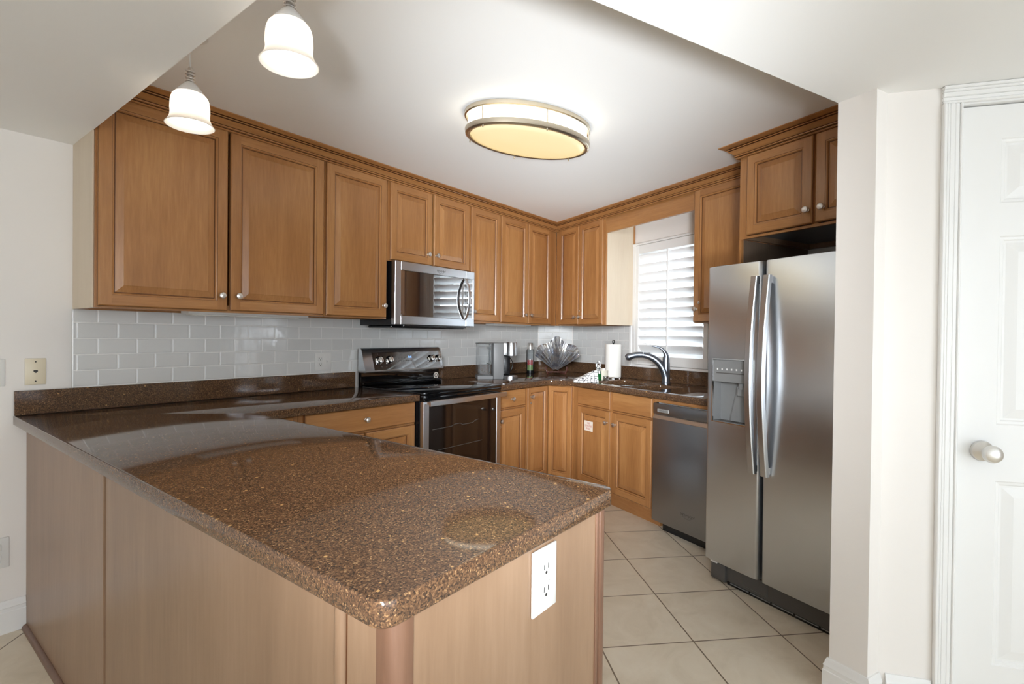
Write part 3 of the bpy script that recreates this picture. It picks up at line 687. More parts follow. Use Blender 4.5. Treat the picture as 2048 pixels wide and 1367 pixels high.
# sink base
BG = -0.63
r = thing('base_cabinet', 'maple sink base cabinet with two false drawer fronts and a red-lettered sticker', 'cabinet', 'B', (1.65, -0.3, 0))
mb = MB(); t = 0.018
mb.box(1.218, 1.218 + t, BG + 0.021, -0.003, 0.10, CB - 0.001); mb.box(2.077 - t, 2.077, BG + 0.021, -0.003, 0.10, CB - 0.001); mb.box(1.218 + t, 2.077 - t, -0.02, -0.003, 0.10, 0.66); mb.box(1.218 + t, 2.077 - t, BG + 0.021, -0.02, 0.10, 0.118)
mb.box(1.218 + t, 2.077 - t, BG + 0.021, BG + 0.040, 0.70, CB - 0.001); mb.box(1.625, 1.668, BG + 0.021, BG + 0.040, 0.118, 0.70); mb.box(1.218 + t, 1.26, BG + 0.021, BG + 0.040, 0.118, 0.70); mb.box(2.04, 2.077 - t, BG + 0.021, BG + 0.040, 0.118, 0.70)
mb.box(1.218, 2.077, BG + 0.075, -0.003, 0.0, 0.0995, mat=1); mb.build('carcass', ['wood', 'woodh'], r)
cdoor(r, 1.240, 1.632, 0.732, 0.867, BG, name='drawer_front', slab=True); cdoor(r, 1.662, 2.060, 0.732, 0.867, BG, name='drawer_front', slab=True)
dl = cdoor(r, 1.240, 1.632, 0.122, 0.718, BG, kn=(1.604, 0.633)); cdoor(r, 1.662, 2.060, 0.122, 0.718, BG, kn=(1.698, 0.631))
mb = MB(); yS = BG - 0.0004 + 0.0015; mb.box(1.330, 1.436, yS - 0.0012, yS, 0.535, 0.612)
for tx, zz in (('FIRE', 0.594), ('EXTINGUISHER', 0.573), ('INSIDE', 0.552)):
    text_into(mb, tx, 0.0215, lambda x, y, o, zz=zz: (1.383 + x, yS - 0.0012 - o, zz + y), mat=1, squash=0.60 if len(tx) > 8 else 0.8)
p = mb.build('sticker', ['sticker', 'redink'], dl, recalc=False); p['label'] = 'white sticker with red lettering'

# --- peninsula
PX, PE, PR = -4.205, -2.425, -3.566
r = thing('peninsula_cabinet', 'long tan wood-panelled peninsula base in the foreground', 'cabinet', 'A', (-3.88, -1.2, 0))
mb = MB(); mb.box(PX + 0.012, PR - 0.012, PE + 0.012, -0.66, 0.0, CB - 0.001); mb.box(PX + 0.012, -3.567, -0.659, -0.003, 0.0, CB - 0.001); mb.build('carcass', ['veneer'], r)
mb = MB(); mb.box(PX, PX + 0.0115, -1.088, -0.004, 0.0, CB - 0.001); mb.build('side_panel', ['veneer'], r)
mb = MB(); mb.box(PX - 0.004, PX + 0.0115, -1.094, -1.0885, 0.0, CB - 0.001, 0.001); mb.box(PX + 0.003, PX + 0.0115, -1.104, -1.0945, 0.0, CB - 0.001, mat=1); mb.build('seam_strip', ['veneer', 'glaze'], r)
mb = MB(); mb.box(PX, PX + 0.0115, -2.283, -1.1045, 0.0, CB - 0.001); mb.build('side_panel', ['veneer'], r)
mb = MB(); mb.tube([(PX + 0.003, -2.297, 0.0), (PX + 0.003, -2.297, CB - 0.001)], 0.0125, 14); mb.box(PX + 0.001, PX + 0.0115, -2.314, -2.3105, 0.0, CB - 0.001, mat=1); mb.build('bead_strip', ['veneer', 'glaze'], r)
mb = MB(); mb.box(PX, PX + 0.0115, -2.388, -2.3145, 0.0, CB - 0.001, 0.001); mb.build('corner_stile', ['veneer'], r)
mb = MB(); cr_ = [(PX + 0.0115, -2.3885), (PX - 0.002, -2.3885)] + [(PX + 0.024 - 0.026 * math.cos(R(a)), -2.403 - 0.024 * math.sin(R(a))) for a in range(0, 91, 15)] + [(PX + 0.036, PE - 0.002), (PX + 0.036, PE + 0.0115), (PX + 0.0115, PE + 0.0115)]
mb.prism(cr_[::-1], 0.0, CB - 0.001); mb.build('corner_molding', ['trimwood'], r)
mb = MB(); mb.box(PX + 0.0365, -3.604, PE, PE + 0.0115, 0.0, CB - 0.001); mb.build('end_panel', ['veneer'], r)
mb = MB(); mb.box(-3.6035, -3.592, PE - 0.004, PE + 0.0115, 0, CB - 0.001, 0.002); mb.box(-3.588, PR, PE - 0.006, PE + 0.02, 0, CB - 0.001, 0.004, 2); mb.box(-3.592, -3.588, PE + 0.001, PE + 0.0115, 0, CB - 0.001, mat=1); mb.build('edge_molding', ['trimwood', 'glaze'], r)
mb = MB(); mb.tube([(PX, -0.02, 0.001), (PX, PE, 0.001)], 0.017, 16); mb.build('shoe_molding', ['trimwood'], r)

# ---------------------------------------------------------------- countertops
def arc(c, r, a0, a1, n=6): return [(c[0] + r * math.cos(R(a0 + (a1 - a0) * i / n)), c[1] + r * math.sin(R(a0 + (a1 - a0) * i / n))) for i in range(n + 1)]
def inset(poly, d):
    n = len(poly); out = []
    for i in range(n):
        a, b, c = Vector(poly[i - 1]), Vector(poly[i]), Vector(poly[(i + 1) % n])
        e1 = (b - a).normalized(); e2 = (c - b).normalized()
        n1 = Vector((-e1.y, e1.x)); n2 = Vector((-e2.y, e2.x))   # left normals (ccw -> inside)
        q = b + (n1 + n2) * (d / max(0.3, 1 + n1.dot(n2))); out.append((q.x, q.y))
    return out
def slab(mb, poly, holes=()):
    """counter slab with eased edges; poly ccw, holes cw"""
    ztop, zbot = CT, CB; e = 0.0035
    tops = []; bots = []
    for pl in [poly] + list(holes):
        L = [(inset(pl, e), ztop), (inset(pl, e * 0.3), ztop - e * 0.3), (pl, ztop - e), (pl, zbot + e), (inset(pl, e), zbot)]
        vs = [[mb.bm.verts.new((x, y, z)) for x, y in q] for q, z in L]
        n = len(pl)
        for i in range(len(vs) - 1):
            for k in range(n):
                l = (k + 1) % n; mb.bm.faces.new((vs[i + 1][k], vs[i + 1][l], vs[i][l], vs[i][k]))
        tops.append(vs[0]); bots.append(vs[-1])
    for rings in (tops, bots):
        if len(rings) == 1: mb.bm.faces.new(rings[0])
        else:
            es = []
            for rg in rings:
                for k in range(len(rg)):
                    es.append(mb.bm.edges.get((rg[k], rg[(k + 1) % len(rg)])))
            bmesh.ops.triangle_fill(mb.bm, edges=es, use_beauty=True)
XL, XR, YE, DC = -4.2463, -3.5514, -2.4507, -0.665
poly = [(XL, -0.001)] + arc((XL + 0.03, YE + 0.03), 0.03, 180, 270) + arc((XR - 0.03, YE + 0.03), 0.03, 270, 360) + [(XR, DC - 0.012), (XR + 0.004, DC - 0.003), (XR + 0.012, DC), (-2.5545, DC), (-2.5545, -0.001)]
mb = MB(); slab(mb, poly); ct1 = mb.build('countertop', 'quartz', smooth=50)
tag(ct1, 'L-shaped speckled brown quartz countertop covering the peninsula', 'countertop', 'brown quartz countertops')
mb = MB(); mb.box(XL + 0.001, -2.5545, -0.021, -0.0012, CT + 0.0005, 1.018, 0.0015); mb.build('backsplash', 'quartz', ct1)
poly = [(-1.790, -0.001), (-1.790, DC)] + [(-1.19, DC), (-1.158, DC - 0.007), (-1.137, DC - 0.028), (-1.128, DC - 0.06)] + [Bw(1.262, 0.655), Bw(2.703, 0.655), Bw(2.703, 0.001), Bw(0.312, 0.001), (-0.353, -0.001)]
hp = [(1.30, 0.175), (1.30, 0.555), (1.99, 0.555), (1.99, 0.175)]
def rrect(s0, s1, g0, g1, rad, n=5):
    q = []
    for (cs, cg, a) in ((s0 + rad, g0 + rad, 180), (s0 + rad, g1 - rad, 90), (s1 - rad, g1 - rad, 0), (s1 - rad, g0 + rad, -90)):
        q += [(cs + rad * math.cos(R(a + 90 - 90 * i / n)), cg + rad * math.sin(R(a + 90 - 90 * i / n))) for i in range(n + 1)] if False else [(cs + rad * math.cos(R(t_)), cg + rad * math.sin(R(t_))) for t_ in [a + 90 - 90 * i / n for i in range(n + 1)]]
    return q
def ccw(pl): 
    A = sum(pl[i - 1][0] * pl[i][1] - pl[i][0] * pl[i - 1][1] for i in range(len(pl)))
    return pl if A > 0 else pl[::-1]
hole1 = [Bw(s, g) for s, g in [(1.30 + .03, .18), (1.30, .21), (1.30, .525), (1.33, .555), (1.69, .555), (1.72, .525), (1.72, .21), (1.69, .18)]]
hole2 = [Bw(s, g) for s, g in [(1.76, .23), (1.745, .25), (1.745, .53), (1.77, .555), (1.96, .555), (1.985, .53), (1.985, .25), (1.96, .23)]]
mb = MB(); slab(mb, ccw(poly), [ccw(hole1)[::-1], ccw(hole2)[::-1]]); ct2 = mb.build('countertop', 'quartz', smooth=50)
tag(ct2, 'speckled brown quartz countertop wrapping the far corner and holding the sink', 'countertop', 'brown quartz countertops')
mb = MB(); mb.box(-1.790, -0.354, -0.021, -0.0012, CT + 0.0005, 1.018, 0.0015)
mb.prism([Bw(0.3125, 0.001), Bw(0.3125, 0.021), (-0.3535, -0.0215), (-0.3535, -0.0015)], CT + 0.0005, 1.018)
for_b = [Bw(0.313, 0.0012), Bw(0.313, 0.021), Bw(2.703, 0.021), Bw(2.703, 0.0012)]
mb.prism(ccw(for_b), CT + 0.0005, 1.018); mb.build('backsplash', 'quartz', ct2)

# tile backsplash panels
def tilepanel(x0, x1, fr, mat, label, z0=1.0185, z1=1.374, skip=None):
    mb = MB(); mb.box(x0, x1, -0.0075, -0.0008, z0, z1)
    return mb
mb = tilepanel(-4.0495, -0.353, 'A', 'tileA', '')
tag(mb.build('tile_backsplash', 'tileA', fr='A'), 'glossy white subway tile backsplash along the range wall', 'backsplash', 'white subway tile backsplashes')
mb = tilepanel(0.3125, 1.172, 'B', 'tileB', '')
tag(mb.build('tile_backsplash', 'tileB', fr='B'), 'white subway tile backsplash between the corner and the window', 'backsplash', 'white subway tile backsplashes')
c0 = Vector((-0.352, 0.0)); c1 = Vector(Bw(0.31, 0.0)); dv = c1 - c0; ang = math.atan2(dv.y, dv.x)
FR['C'] = Matrix.Translation((c0.x, c0.y, 0)) @ Matrix.Rotation(ang, 4, 'Z')
mb = MB(); mb.box(0.010, dv.length - 0.012, -0.0075, -0.0008, 1.0185, 1.384)
tag(mb.build('tile_backsplash', 'tileC', fr='C'), 'short diagonal piece of white subway tile behind the glass shell', 'backsplash', 'white subway tile backsplashes')
mb = MB(); mb.box(-4.0535, -4.0498, -0.009, -0.0005, 1.0185, 1.3735); tag(mb.build('tile_edge_strip', 'nickel'), 'thin metal edge strip at the left end of the tile', 'trim strip')

# ---------------------------------------------------------------- window + shutter
w = bpy.data.objects.new('window_1', None); COL.objects.link(w); w.matrix_world = FR['B'] @ Matrix.Translation((1.63, 0, 1.0)); w['kind'] = 'structure'; ORG['window_1'] = ('B', (1.63, 0, 1.0))
mb = MB()
mb.box(WS0, WS1, 0.085, 0.105, WZ0, WZ0 + .045); mb.box(WS0, WS1, 0.085, 0.105, WZ1 - .045, WZ1); mb.box(WS0, WS0 + .045, 0.085, 0.105, WZ0, WZ1); mb.box(WS1 - .045, WS1, 0.085, 0.105, WZ0, WZ1); mb.box(WS0, WS1, 0.085, 0.105, 1.52, 1.56)
mb.build('window_frame', 'trim', w)
mb = MB(); mb.box(WS0 + .045, WS1 - .045, 0.094, 0.098, WZ0 + .045, WZ1 - .045); mb.build('window_pane', 'clearglass', w)
r = thing('window_shutter', 'white plantation shutter with tilted louvers over the kitchen window', 'shutter', 'B', (1.63, 0, 1.02))
mb = MB()
mb.box(1.176, 1.205, -0.035, -0.001, 1.0195, 2.078, 0.003); mb.box(1.205, 1.245, -0.030, -0.001, 1.0195, 2.062, 0.002)
mb.box(2.055, 2.09, -0.035, -0.001, 1.0195, 2.078, 0.003); mb.box(2.015, 2.055, -0.030, -0.001, 1.0195, 2.062, 0.002)
mb.box(1.205, 2.055, -0.035, -0.001, 2.060, 2.078, 0.003); mb.box(1.205, 2.055, -0.034, -0.001, 1.0195, 1.040, 0.003)
mb.build('frame', 'trim', r)
mb = MB()
mb.box(1.248, 1.288, -0.034, -0.006, 1.043, 2.057, 0.002); mb.box(1.972, 2.012, -0.034, -0.006, 1.043, 2.057, 0.002)
mb.box(1.288, 1.972, -0.034, -0.006, 1.985, 2.057, 0.002); mb.box(1.288, 1.972, -0.034, -0.006, 1.043, 1.118, 0.002)
mb.build('panel_stiles', 'trim', r)
TH = R(52)
for i in range(11):
    zc = 1.936 - 0.0757 * i
    Lp = [(0.041 * math.cos(a), 0.0052 * math.sin(a)) for a in [2 * math.pi * k / 16 for k in range(16)]]
    mb = MB(); rows = []
    for x in (1.292, 1.968):
        # room side edge up: along (-y, +z)
        rows.append([mb.bm.verts.new((x, -0.012 - u * math.cos(TH) + vv * math.sin(TH), zc + u * math.sin(TH) + vv * math.cos(TH))) for u, vv in Lp])
    for k in range(16): mb.bm.faces.new((rows[0][k], rows[0][(k + 1) % 16], rows[1][(k + 1) % 16], rows[1][k]))
    mb.bm.faces.new(rows[0]); mb.bm.faces.new(rows[1][::-1]); mb.build('louver', 'louver', r)
mb = MB(); mb.box(1.623, 1.637, -0.055, -0.043, 1.135, 1.985, 0.002); mb.build('tilt_rod', 'trim', r)

# ---------------------------------------------------------------- range
X0, X1 = -2.549, -1.796
r = thing('range', 'freestanding stainless and black glass electric range', 'range', 'A', (-2.17, -0.35, 0))
mb = MB(); mb.box(X0, X1, -0.655, -0.03, 0.02, 0.905); mb.box(X0 + 0.02, X1 - 0.02, -0.60, -0.06, 0.0, 0.02); mb.build('body', 'black', r)
mb = MB(); mb.box(X0 - 0.002, X1 + 0.002, -0.69, -0.095, 0.906, 0.924, 0.004, 2); mb.box(X0, X1, -0.688, -0.655, 0.872, 0.906, 0.004, 2)
mb.build('cooktop', 'blackgloss', r)
mb = MB(); mb.prism([(-0.03, 0.907), (-0.062, 0.907), (-0.062, 1.012), (-0.03, 1.012)][::-1], X0 + 0.012, X1 - 0.012, T=Matrix(((0, 0, 1, 0), (1, 0, 0, 0), (0, 1, 0, 0), (0, 0, 0, 1))))
mb.box(X0 + 0.012, X1 - 0.012, -0.094, -0.062, 0.9245, 0.94, 0.004)
bg = mb.build('backguard', 'blackgloss', r)
cy_, cz_ = -0.0625, 0.958
mb = MB(); mb.lathe([(0, 0), (0.025, 0), (0.025, 0.0006), (0, 0.0006)], c=(-1.838, cy_, cz_), axis='y-', seg=28)
mb.lathe([(0.0105, 0.0007), (0.0165, 0.0007), (0.0165, 0.0012), (0.0105, 0.0012)], c=(-1.838, cy_, cz_), axis='y-', seg=24, mat=1)
text_into(mb, 'A', 0.016, lambda x, y, o: (-1.838 + x, cy_ - 0.001 - o, cz_ + y), mat=2)
p = mb.build('sticker', ['sticker', 'inkgrey', 'redink'], bg); p['label'] = 'round white sticker with a ring mark'
# control panel, leaning back
def lean(z): return -0.108 + (z - 1.012) * 0.29
prof = [(-0.03, 1.013), (lean(1.012), 1.013), (lean(1.013) - 0.003, 1.020), (lean(1.168), 1.168), (lean(1.168) + 0.008, 1.177), (-0.045, 1.180), (-0.03, 1.172)]
Tyz = Matrix(((0, 0, 1, 0), (1, 0, 0, 0), (0, 1, 0, 0), (0, 0, 0, 1)))
mb = MB(); mb.prism(prof, X0 + 0.010, X1 - 0.008, T=Tyz); cpnl = mb.build('control_panel', 'steelh', r, smooth=40)
def onp(z, out=0.0): return lean(z) - 0.003 * max(0, (1.168 - z) / 0.148) - out
mb = MB(); xa, xb = -2.462, -1.826; za, zb = 1.027, 1.148
a = [(xa, onp(za, .002), za), (xb, onp(za, .002), za), (xb, onp(zb, .002), zb), (xa, onp(zb, .002), zb)]; b = [(x, y + 0.004, z) for x, y, z in a]
mb.quad(a); [mb.quad([a[k], a[(k + 1) % 4], b[(k + 1) % 4], b[k]]) for k in range(4)]
def pl(x, y, o): 
    return (x, onp(y, 0.0024 + o), y)
text_into(mb, '2:41', 0.019, lambda x, y, o: pl(-2.125 + x, 1.110 + y, o), mat=1)
for i in range(4):
    mb.quad([pl(-2.262 + i * .026, 1.103, 0), pl(-2.248 + i * .026, 1.103, 0), pl(-2.248 + i * .026, 1.106, 0), pl(-2.262 + i * .026, 1.106, 0)], 2)
    mb.quad([pl(-2.262 + i * .022, 1.080, 0), pl(-2.254 + i * .022, 1.080, 0), pl(-2.254 + i * .022, 1.087, 0), pl(-2.262 + i * .022, 1.087, 0)], 2)
for i in range(3): mb.quad([pl(-2.17 + i * .022, 1.082, 0), pl(-2.157 + i * .022, 1.082, 0), pl(-2.157 + i * .022, 1.087, 0), pl(-2.17 + i * .022, 1.087, 0)], 2)
for x in (-2.405, -2.36, -2.315, -1.98): mb.quad([pl(x, 1.047, 0), pl(x + .012, 1.047, 0), pl(x + .012, 1.050, 0), pl(x, 1.050, 0)], 2)
for x in (-2.432, -2.415, -2.345): mb.quad([pl(x, 1.132, 0), pl(x + .006, 1.132, 0), pl(x + .006, 1.138, 0), pl(x, 1.138, 0)], 2)
mb.build('display', ['panelglass', 'led', 'inkgrey'], cpnl, recalc=False)
tl = math.atan(0.29)
for kx in (-2.408, -2.318, -1.918, -1.842):
    mb = MB(); z = 1.094; T = Matrix.Translation((kx, onp(z, .0015), z)) @ Matrix.Rotation(-tl, 4, 'X')
    mb.lathe([(0, 0), (0.029, 0), (0.029, 0.003), (0.025, 0.005), (0.022, 0.007), (0.021, 0.020), (0.019, 0.024), (0, 0.024)], axis='y-', seg=28, T=T)
    mb.box(-0.007, 0.007, -0.038, -0.022, -0.021, 0.021, 0.003, 2, T=T); mb.build('knob', 'chrome', cpnl)
# oven door
mb = MB(); yd = -0.690
mb.box(X0 + 0.004, X0 + 0.05, yd, -0.656, 0.225, 0.868, 0.002); mb.box(X1 - 0.05, X1 - 0.004, yd, -0.656, 0.225, 0.868, 0.002)
mb.box(X0 + 0.05, X1 - 0.05, yd, -0.656, 0.838, 0.868, 0.002); mb.box(X0 + 0.05, X1 - 0.05, yd, -0.656, 0.225, 0.30, 0.002)
od = mb.build('oven_door', 'steelh', r)
mb = MB(); mb.box(X0 + 0.0505, X1 - 0.0505, yd + 0.003, -0.66, 0.3005, 0.8375); mb.build('oven_window', 'ovenglass', od)
mb = MB()
pts = [(x, -0.741 - 0.008 * math.sin(math.pi * (x - X0) / (X1 - X0)), 0.860) for x in [X0 + 0.006 + (X1 - X0 - 0.012) * i / 12 for i in range(13)]]
rows = [[mb.bm.verts.new((px, py + dy, pz + dz)) for dy, dz in ((-0.008, -0.012), (-0.005, -0.015), (0.006, -0.015), (0.006, 0.015), (-0.005, 0.015), (-0.008, 0.012))] for px, py, pz in pts]
for a_, b_ in zip(rows, rows[1:]):
    for k_ in range(6): mb.bm.faces.new((a_[k_], a_[(k_ + 1) % 6], b_[(k_ + 1) % 6], b_[k_]))
mb.bm.faces.new(rows[0]); mb.bm.faces.new(rows[-1][::-1])
for x in (X0 + 0.03, X1 - 0.03): mb.box(x - 0.012, x + 0.012, -0.742, yd + 0.0005, 0.85, 0.87, 0.003)
mb.build('handle', 'steelh', od)
mb = MB()
mb.tube([(-2.47, yd + 0.0022, 0.690), (-2.30, yd + 0.0022, 0.690), (-2.27, yd + 0.0022, 0.70), (-2.22, yd + 0.0022, 0.70), (-2.20, yd + 0.0022, 0.688), (-2.10, yd + 0.0022, 0.688), (-2.075, yd + 0.0022, 0.70), (-2.04, yd + 0.0022, 0.705)], 0.0018, 6)
mb.tube([(-2.42, yd + 0.0022, 0.556), (-2.0, yd + 0.0022, 0.556)], 0.0016, 6); p = mb.build('oven_rack', 'greydark', od); p['label'] = 'thin wire rack edges'
mb = MB(); mb.box(X0 + 0.004, X1 - 0.004, -0.685, -0.656, 0.06, 0.22, 0.003); mb.build('drawer', 'steelh', r)

# ---------------------------------------------------------------- microwave
MX0, MX1, MZ0, MZ1, MYF = -2.510, -1.744, 1.342, 1.7555, -0.374
r = thing('microwave', 'stainless over-the-range microwave with a curved handle and dark glass', 'microwave', 'A', (-2.13, -0.19, MZ0))
mb = MB(); mb.box(MX0, MX1, -0.334, -0.0085, MZ0 - 0.006, MZ1); mb.box(MX0 + 0.03, MX1 - 0.03, -0.30, -0.05, MZ0 - 0.022, MZ0 - 0.006, 0.006); mb.box(MX0 + 0.08, MX1 - 0.08, -0.366, -0.336, MZ0 - 0.014, MZ0 + 0.01, 0.003)
mb.build('body', 'black', r)
gx0, gx1, gz0, gz1 = -2.462, -1.762, 1.397, 1.698; sx = -1.838
mb = MB(); yb = -0.335
mb.box(MX0, gx0, MYF, yb, MZ0, MZ1, 0.002); mb.box(gx0, sx, MYF, yb, gz1, MZ1, 0.002); mb.box(gx0, sx, MYF, yb, MZ0, gz0, 0.002)
dr = mb.build('door', 'steelh', r)
mb = MB(); mb.box(gx0 + 0.0005, sx - 0.001, MYF + 0.003, yb, gz0 + 0.0005, gz1 - 0.0005, 0.001); mb.build('glass', 'mwglass', dr)
mb = MB(); yy = MYF
text_into(mb, 'Whirlpool', 0.021, lambda x, y, o: (-2.10 + x, yy - o, 1.727 + y), shear=0.25)
mb.tube([(-2.10 + 0.030 * math.cos(R(a)), yy - 0.0004, 1.725 + 0.016 * math.sin(R(a))) for a in range(150, 420, 15)], 0.0008, 5)
mb.build('emblem', 'inkgrey', dr)
mb = MB(); hx = -1.850
pts = [(hx - 0.006 * math.sin(math.pi * t), MYF - 0.004 - 0.052 * math.sin(math.pi * t) ** 0.8, 1.392 + 0.304 * t) for t in [i / 16 for i in range(17)]]
mb.tube(pts, 0.0135, 10, flat=0.45, upv=(0, 1, 0)); mb.build('handle', 'steelh', dr)
mb = MB(); mb.box(sx + 0.001, MX1, MYF, yb, gz1, MZ1, 0.002); mb.box(sx + 0.001, MX1, MYF, yb, MZ0, gz0, 0.002); mb.box(gx1, MX1, MYF, yb, gz0, gz1, 0.002)
cp_ = mb.build('control_panel', 'steelh', r)
mb = MB(); mb.box(sx + 0.001, gx1 - 0.0005, MYF + 0.003, yb, gz0 + 0.0005, gz1 - 0.0005)
for i in range(7):
    for j in range(3):
        mb.box(sx + 0.014 + j * 0.019, sx + 0.024 + j * 0.019, MYF + 0.0022, MYF + 0.0031, gz0 + 0.03 + i * 0.028, gz0 + 0.036 + i * 0.028, mat=1)
mb.build('keypad', ['mwglass', 'inkgrey'], cp_)

# ---------------------------------------------------------------- dishwasher
r = thing('dishwasher', 'dark stainless dishwasher between the sink cabinet and the refrigerator', 'dishwasher', 'B', (2.39, -0.32, 0))
D0, D1 = 2.083, 2.698; DY = -0.645
mb = MB(); mb.box(D0, D1, -0.60, -0.05, 0.05, 0.868); mb.build('body', 'black', r)
mb = MB(); mb.box(D0 + 0.003, D1 - 0.003, DY, -0.601, 0.066, 0.742, 0.004, 2); dd_ = mb.build('door', 'steeld', r)
mb = MB(); mb.box(D0 + 0.003, D1 - 0.003, DY + 0.018, -0.601, 0.7425, 0.772, 0.001); mb.quad([(D0 + 0.003, DY, 0.7418), (D1 - 0.003, DY, 0.7418), (D1 - 0.003, DY + 0.0182, 0.772), (D0 + 0.003, DY + 0.0182, 0.772)]); mb.build('pocket_handle', 'steelh', dd_)
mb = MB(); mb.box(D0 + 0.003, D1 - 0.003, DY + 0.004, -0.601, 0.7725, 0.842, 0.003, 2); mb.box(D0 + 0.05, D1 - 0.003, DY + 0.010, -0.601, 0.8425, 0.848, mat=1); cpd = mb.build('control_panel', ['steeld', 'chrome'], r)
mb = MB(); mb.box(2.125, 2.222, DY + 0.0015, DY + 0.0045, 0.786, 0.808, 0.002); text_into(mb, 'Whirlpool', 0.012, lambda x, y, o: (2.1735 + x, DY + 0.0014 - o, 0.797 + y), mat=1, squash=1.3)
mb.build('badge', ['badge', 'inkgrey'], cpd)
mb = MB(); text_into(mb, 'Whirlpool', 0.026, lambda x, y, o: (2.385 + x, DY - o, 0.180 + y), shear=0.25)
mb.tube([(2.385 + 0.036 * math.cos(R(a)), DY - 0.0004, 0.176 + 0.018 * math.sin(R(a))) for a in range(150, 420, 15)], 0.0008, 5); mb.build('emblem', 'inkgrey', dd_)
mb = MB(); mb.box(D0 + 0.05, D1, -0.588, -0.56, 0.0, 0.075); mb.build('toe_kick', 'black', r)
mb = MB(); mb.box(2.081, 2.703, -0.625, -0.604, 0.8485, CB - 0.001); tag(mb.build('filler_rail', 'woodh', fr='B'), 'thin maple rail between the dishwasher and the countertop', 'rail')

# ---------------------------------------------------------------- refrigerator
F0, F1, FY = 2.737, 3.548, -0.913; FZ0, FZ1 = 0.119, 1.6445; SPL = 3.0455
r = thing('refrigerator', 'large stainless side-by-side refrigerator with an ice and water dispenser', 'refrigerator', 'B', (3.14, -0.45, 0))
mb = MB(); mb.box(F0 + 0.004, F1 - 0.004, -0.845, -0.03, 0.03, 1.63, 0.004); mb.box(F0 + 0.02, F0 + 0.09, -0.88, -0.76, 1.6305, 1.652, 0.004); mb.box(F1 - 0.09, F1 - 0.02, -0.88, -0.76, 1.6305, 1.652, 0.004)
mb.build('body', 'greydark', r)
def fdoor(x0, x1, hole=None):
    """front skin with softly rounded vertical edges and a slight bow"""
    mb = MB(); n = 20
    def fy(x):
        e = min(x - x0, x1 - x)
        rnd = 0.014 * (1 - math.sqrt(max(0, 1 - (1 - min(e, 0.014) / 0.014) ** 2)))
        return FY + rnd + 0.004 * ((2 * (x - (x0 + x1) / 2) / (x1 - x0)) ** 2)
    xs = sorted({x0, x0 + .002, x0 + .005, x0 + .009, x0 + .014, x1 - .014, x1 - .009, x1 - .005, x1 - .002, x1} | {x0 + (x1 - x0) * i / n for i in range(1, n)} | ({hole[0], hole[1]} if hole else set()))
    zs = [FZ0, FZ0 + .004] + ([hole[2], hole[3]] if hole else []) + [FZ1 - .004, FZ1]
    g = {}
    for i, x in enumerate(xs):
        for j, z in enumerate(zs):
            ez = 0.003 if j in (0, len(zs) - 1) else 0
            g[i, j] = mb.bm.verts.new((x, fy(x) + ez, z))
    for i in range(len(xs) - 1):
        for j in range(len(zs) - 1):
            if hole and hole[0] - 1e-6 <= xs[i] < hole[1] - 1e-6 and abs(zs[j] - hole[2]) < 1e-6: continue
            mb.bm.faces.new((g[i, j], g[i + 1, j], g[i + 1, j + 1], g[i, j + 1]))
    yb = -0.848
    for j in range(len(zs) - 1):
        for i in (0, len(xs) - 1):
            x = xs[i]; a, b = g[i, j], g[i, j + 1]; mb.bm.faces.new((a, b, mb.bm.verts.new((x, yb, zs[j + 1])), mb.bm.verts.new((x, yb, zs[j]))))
    for j in (0, len(zs) - 1):
        for i in range(len(xs) - 1):
            a, b = g[i, j], g[i + 1, j]; mb.bm.faces.new((a, b, mb.bm.verts.new((xs[i + 1], yb, zs[j])), mb.bm.verts.new((xs[i], yb, zs[j]))))
    mb.quad([(x0, yb, FZ0), (x1, yb, FZ0), (x1, yb, FZ1), (x0, yb, FZ1)])
    bmesh.ops.remove_doubles(mb.bm, verts=mb.bm.verts, dist=1e-5)
    return mb
HX0, HX1, HZ0, HZ1 = 2.779, 3.008, 0.847, 1.166
mb = fdoor(F0, SPL - 0.002, (HX0, HX1, HZ0, HZ1)); fd = mb.build('freezer_door', 'steel', r, smooth=40)
mb = fdoor(SPL + 0.018, F1); rd = mb.build('fridge_door', 'steel', r, smooth=40)
def fhandle(sc, parent):
    mb = MB(); n = 20; rows = []
    for i in range(n + 1):
        t = i / n; z = 0.630 + 0.942 * t; o = FY - 0.026 - 0.040 * math.sin(math.pi * t)
        w = 0.0165
        rows.append([mb.bm.verts.new(c) for c in ((sc - w, o + 0.004, z), (sc - w + 0.004, o, z), (sc + w - 0.004, o, z), (sc + w, o + 0.004, z), (sc + w, o + 0.022, z), (sc - w, o + 0.022, z))])
    for i in range(n):
        for k in range(6): mb.bm.faces.new((rows[i][k], rows[i][(k + 1) % 6], rows[i + 1][(k + 1) % 6], rows[i + 1][k]))
    mb.bm.faces.new(rows[0]); mb.bm.faces.new(rows[-1][::-1])
    for z in (0.64, 1.535): mb.box(sc - 0.014, sc + 0.014, FY - 0.012, FY + 0.004, z, z + 0.03)
    return mb.build('handle', 'steelh', parent, smooth=40)
fhandle(3.0235, fd); fhandle(3.0885, rd)
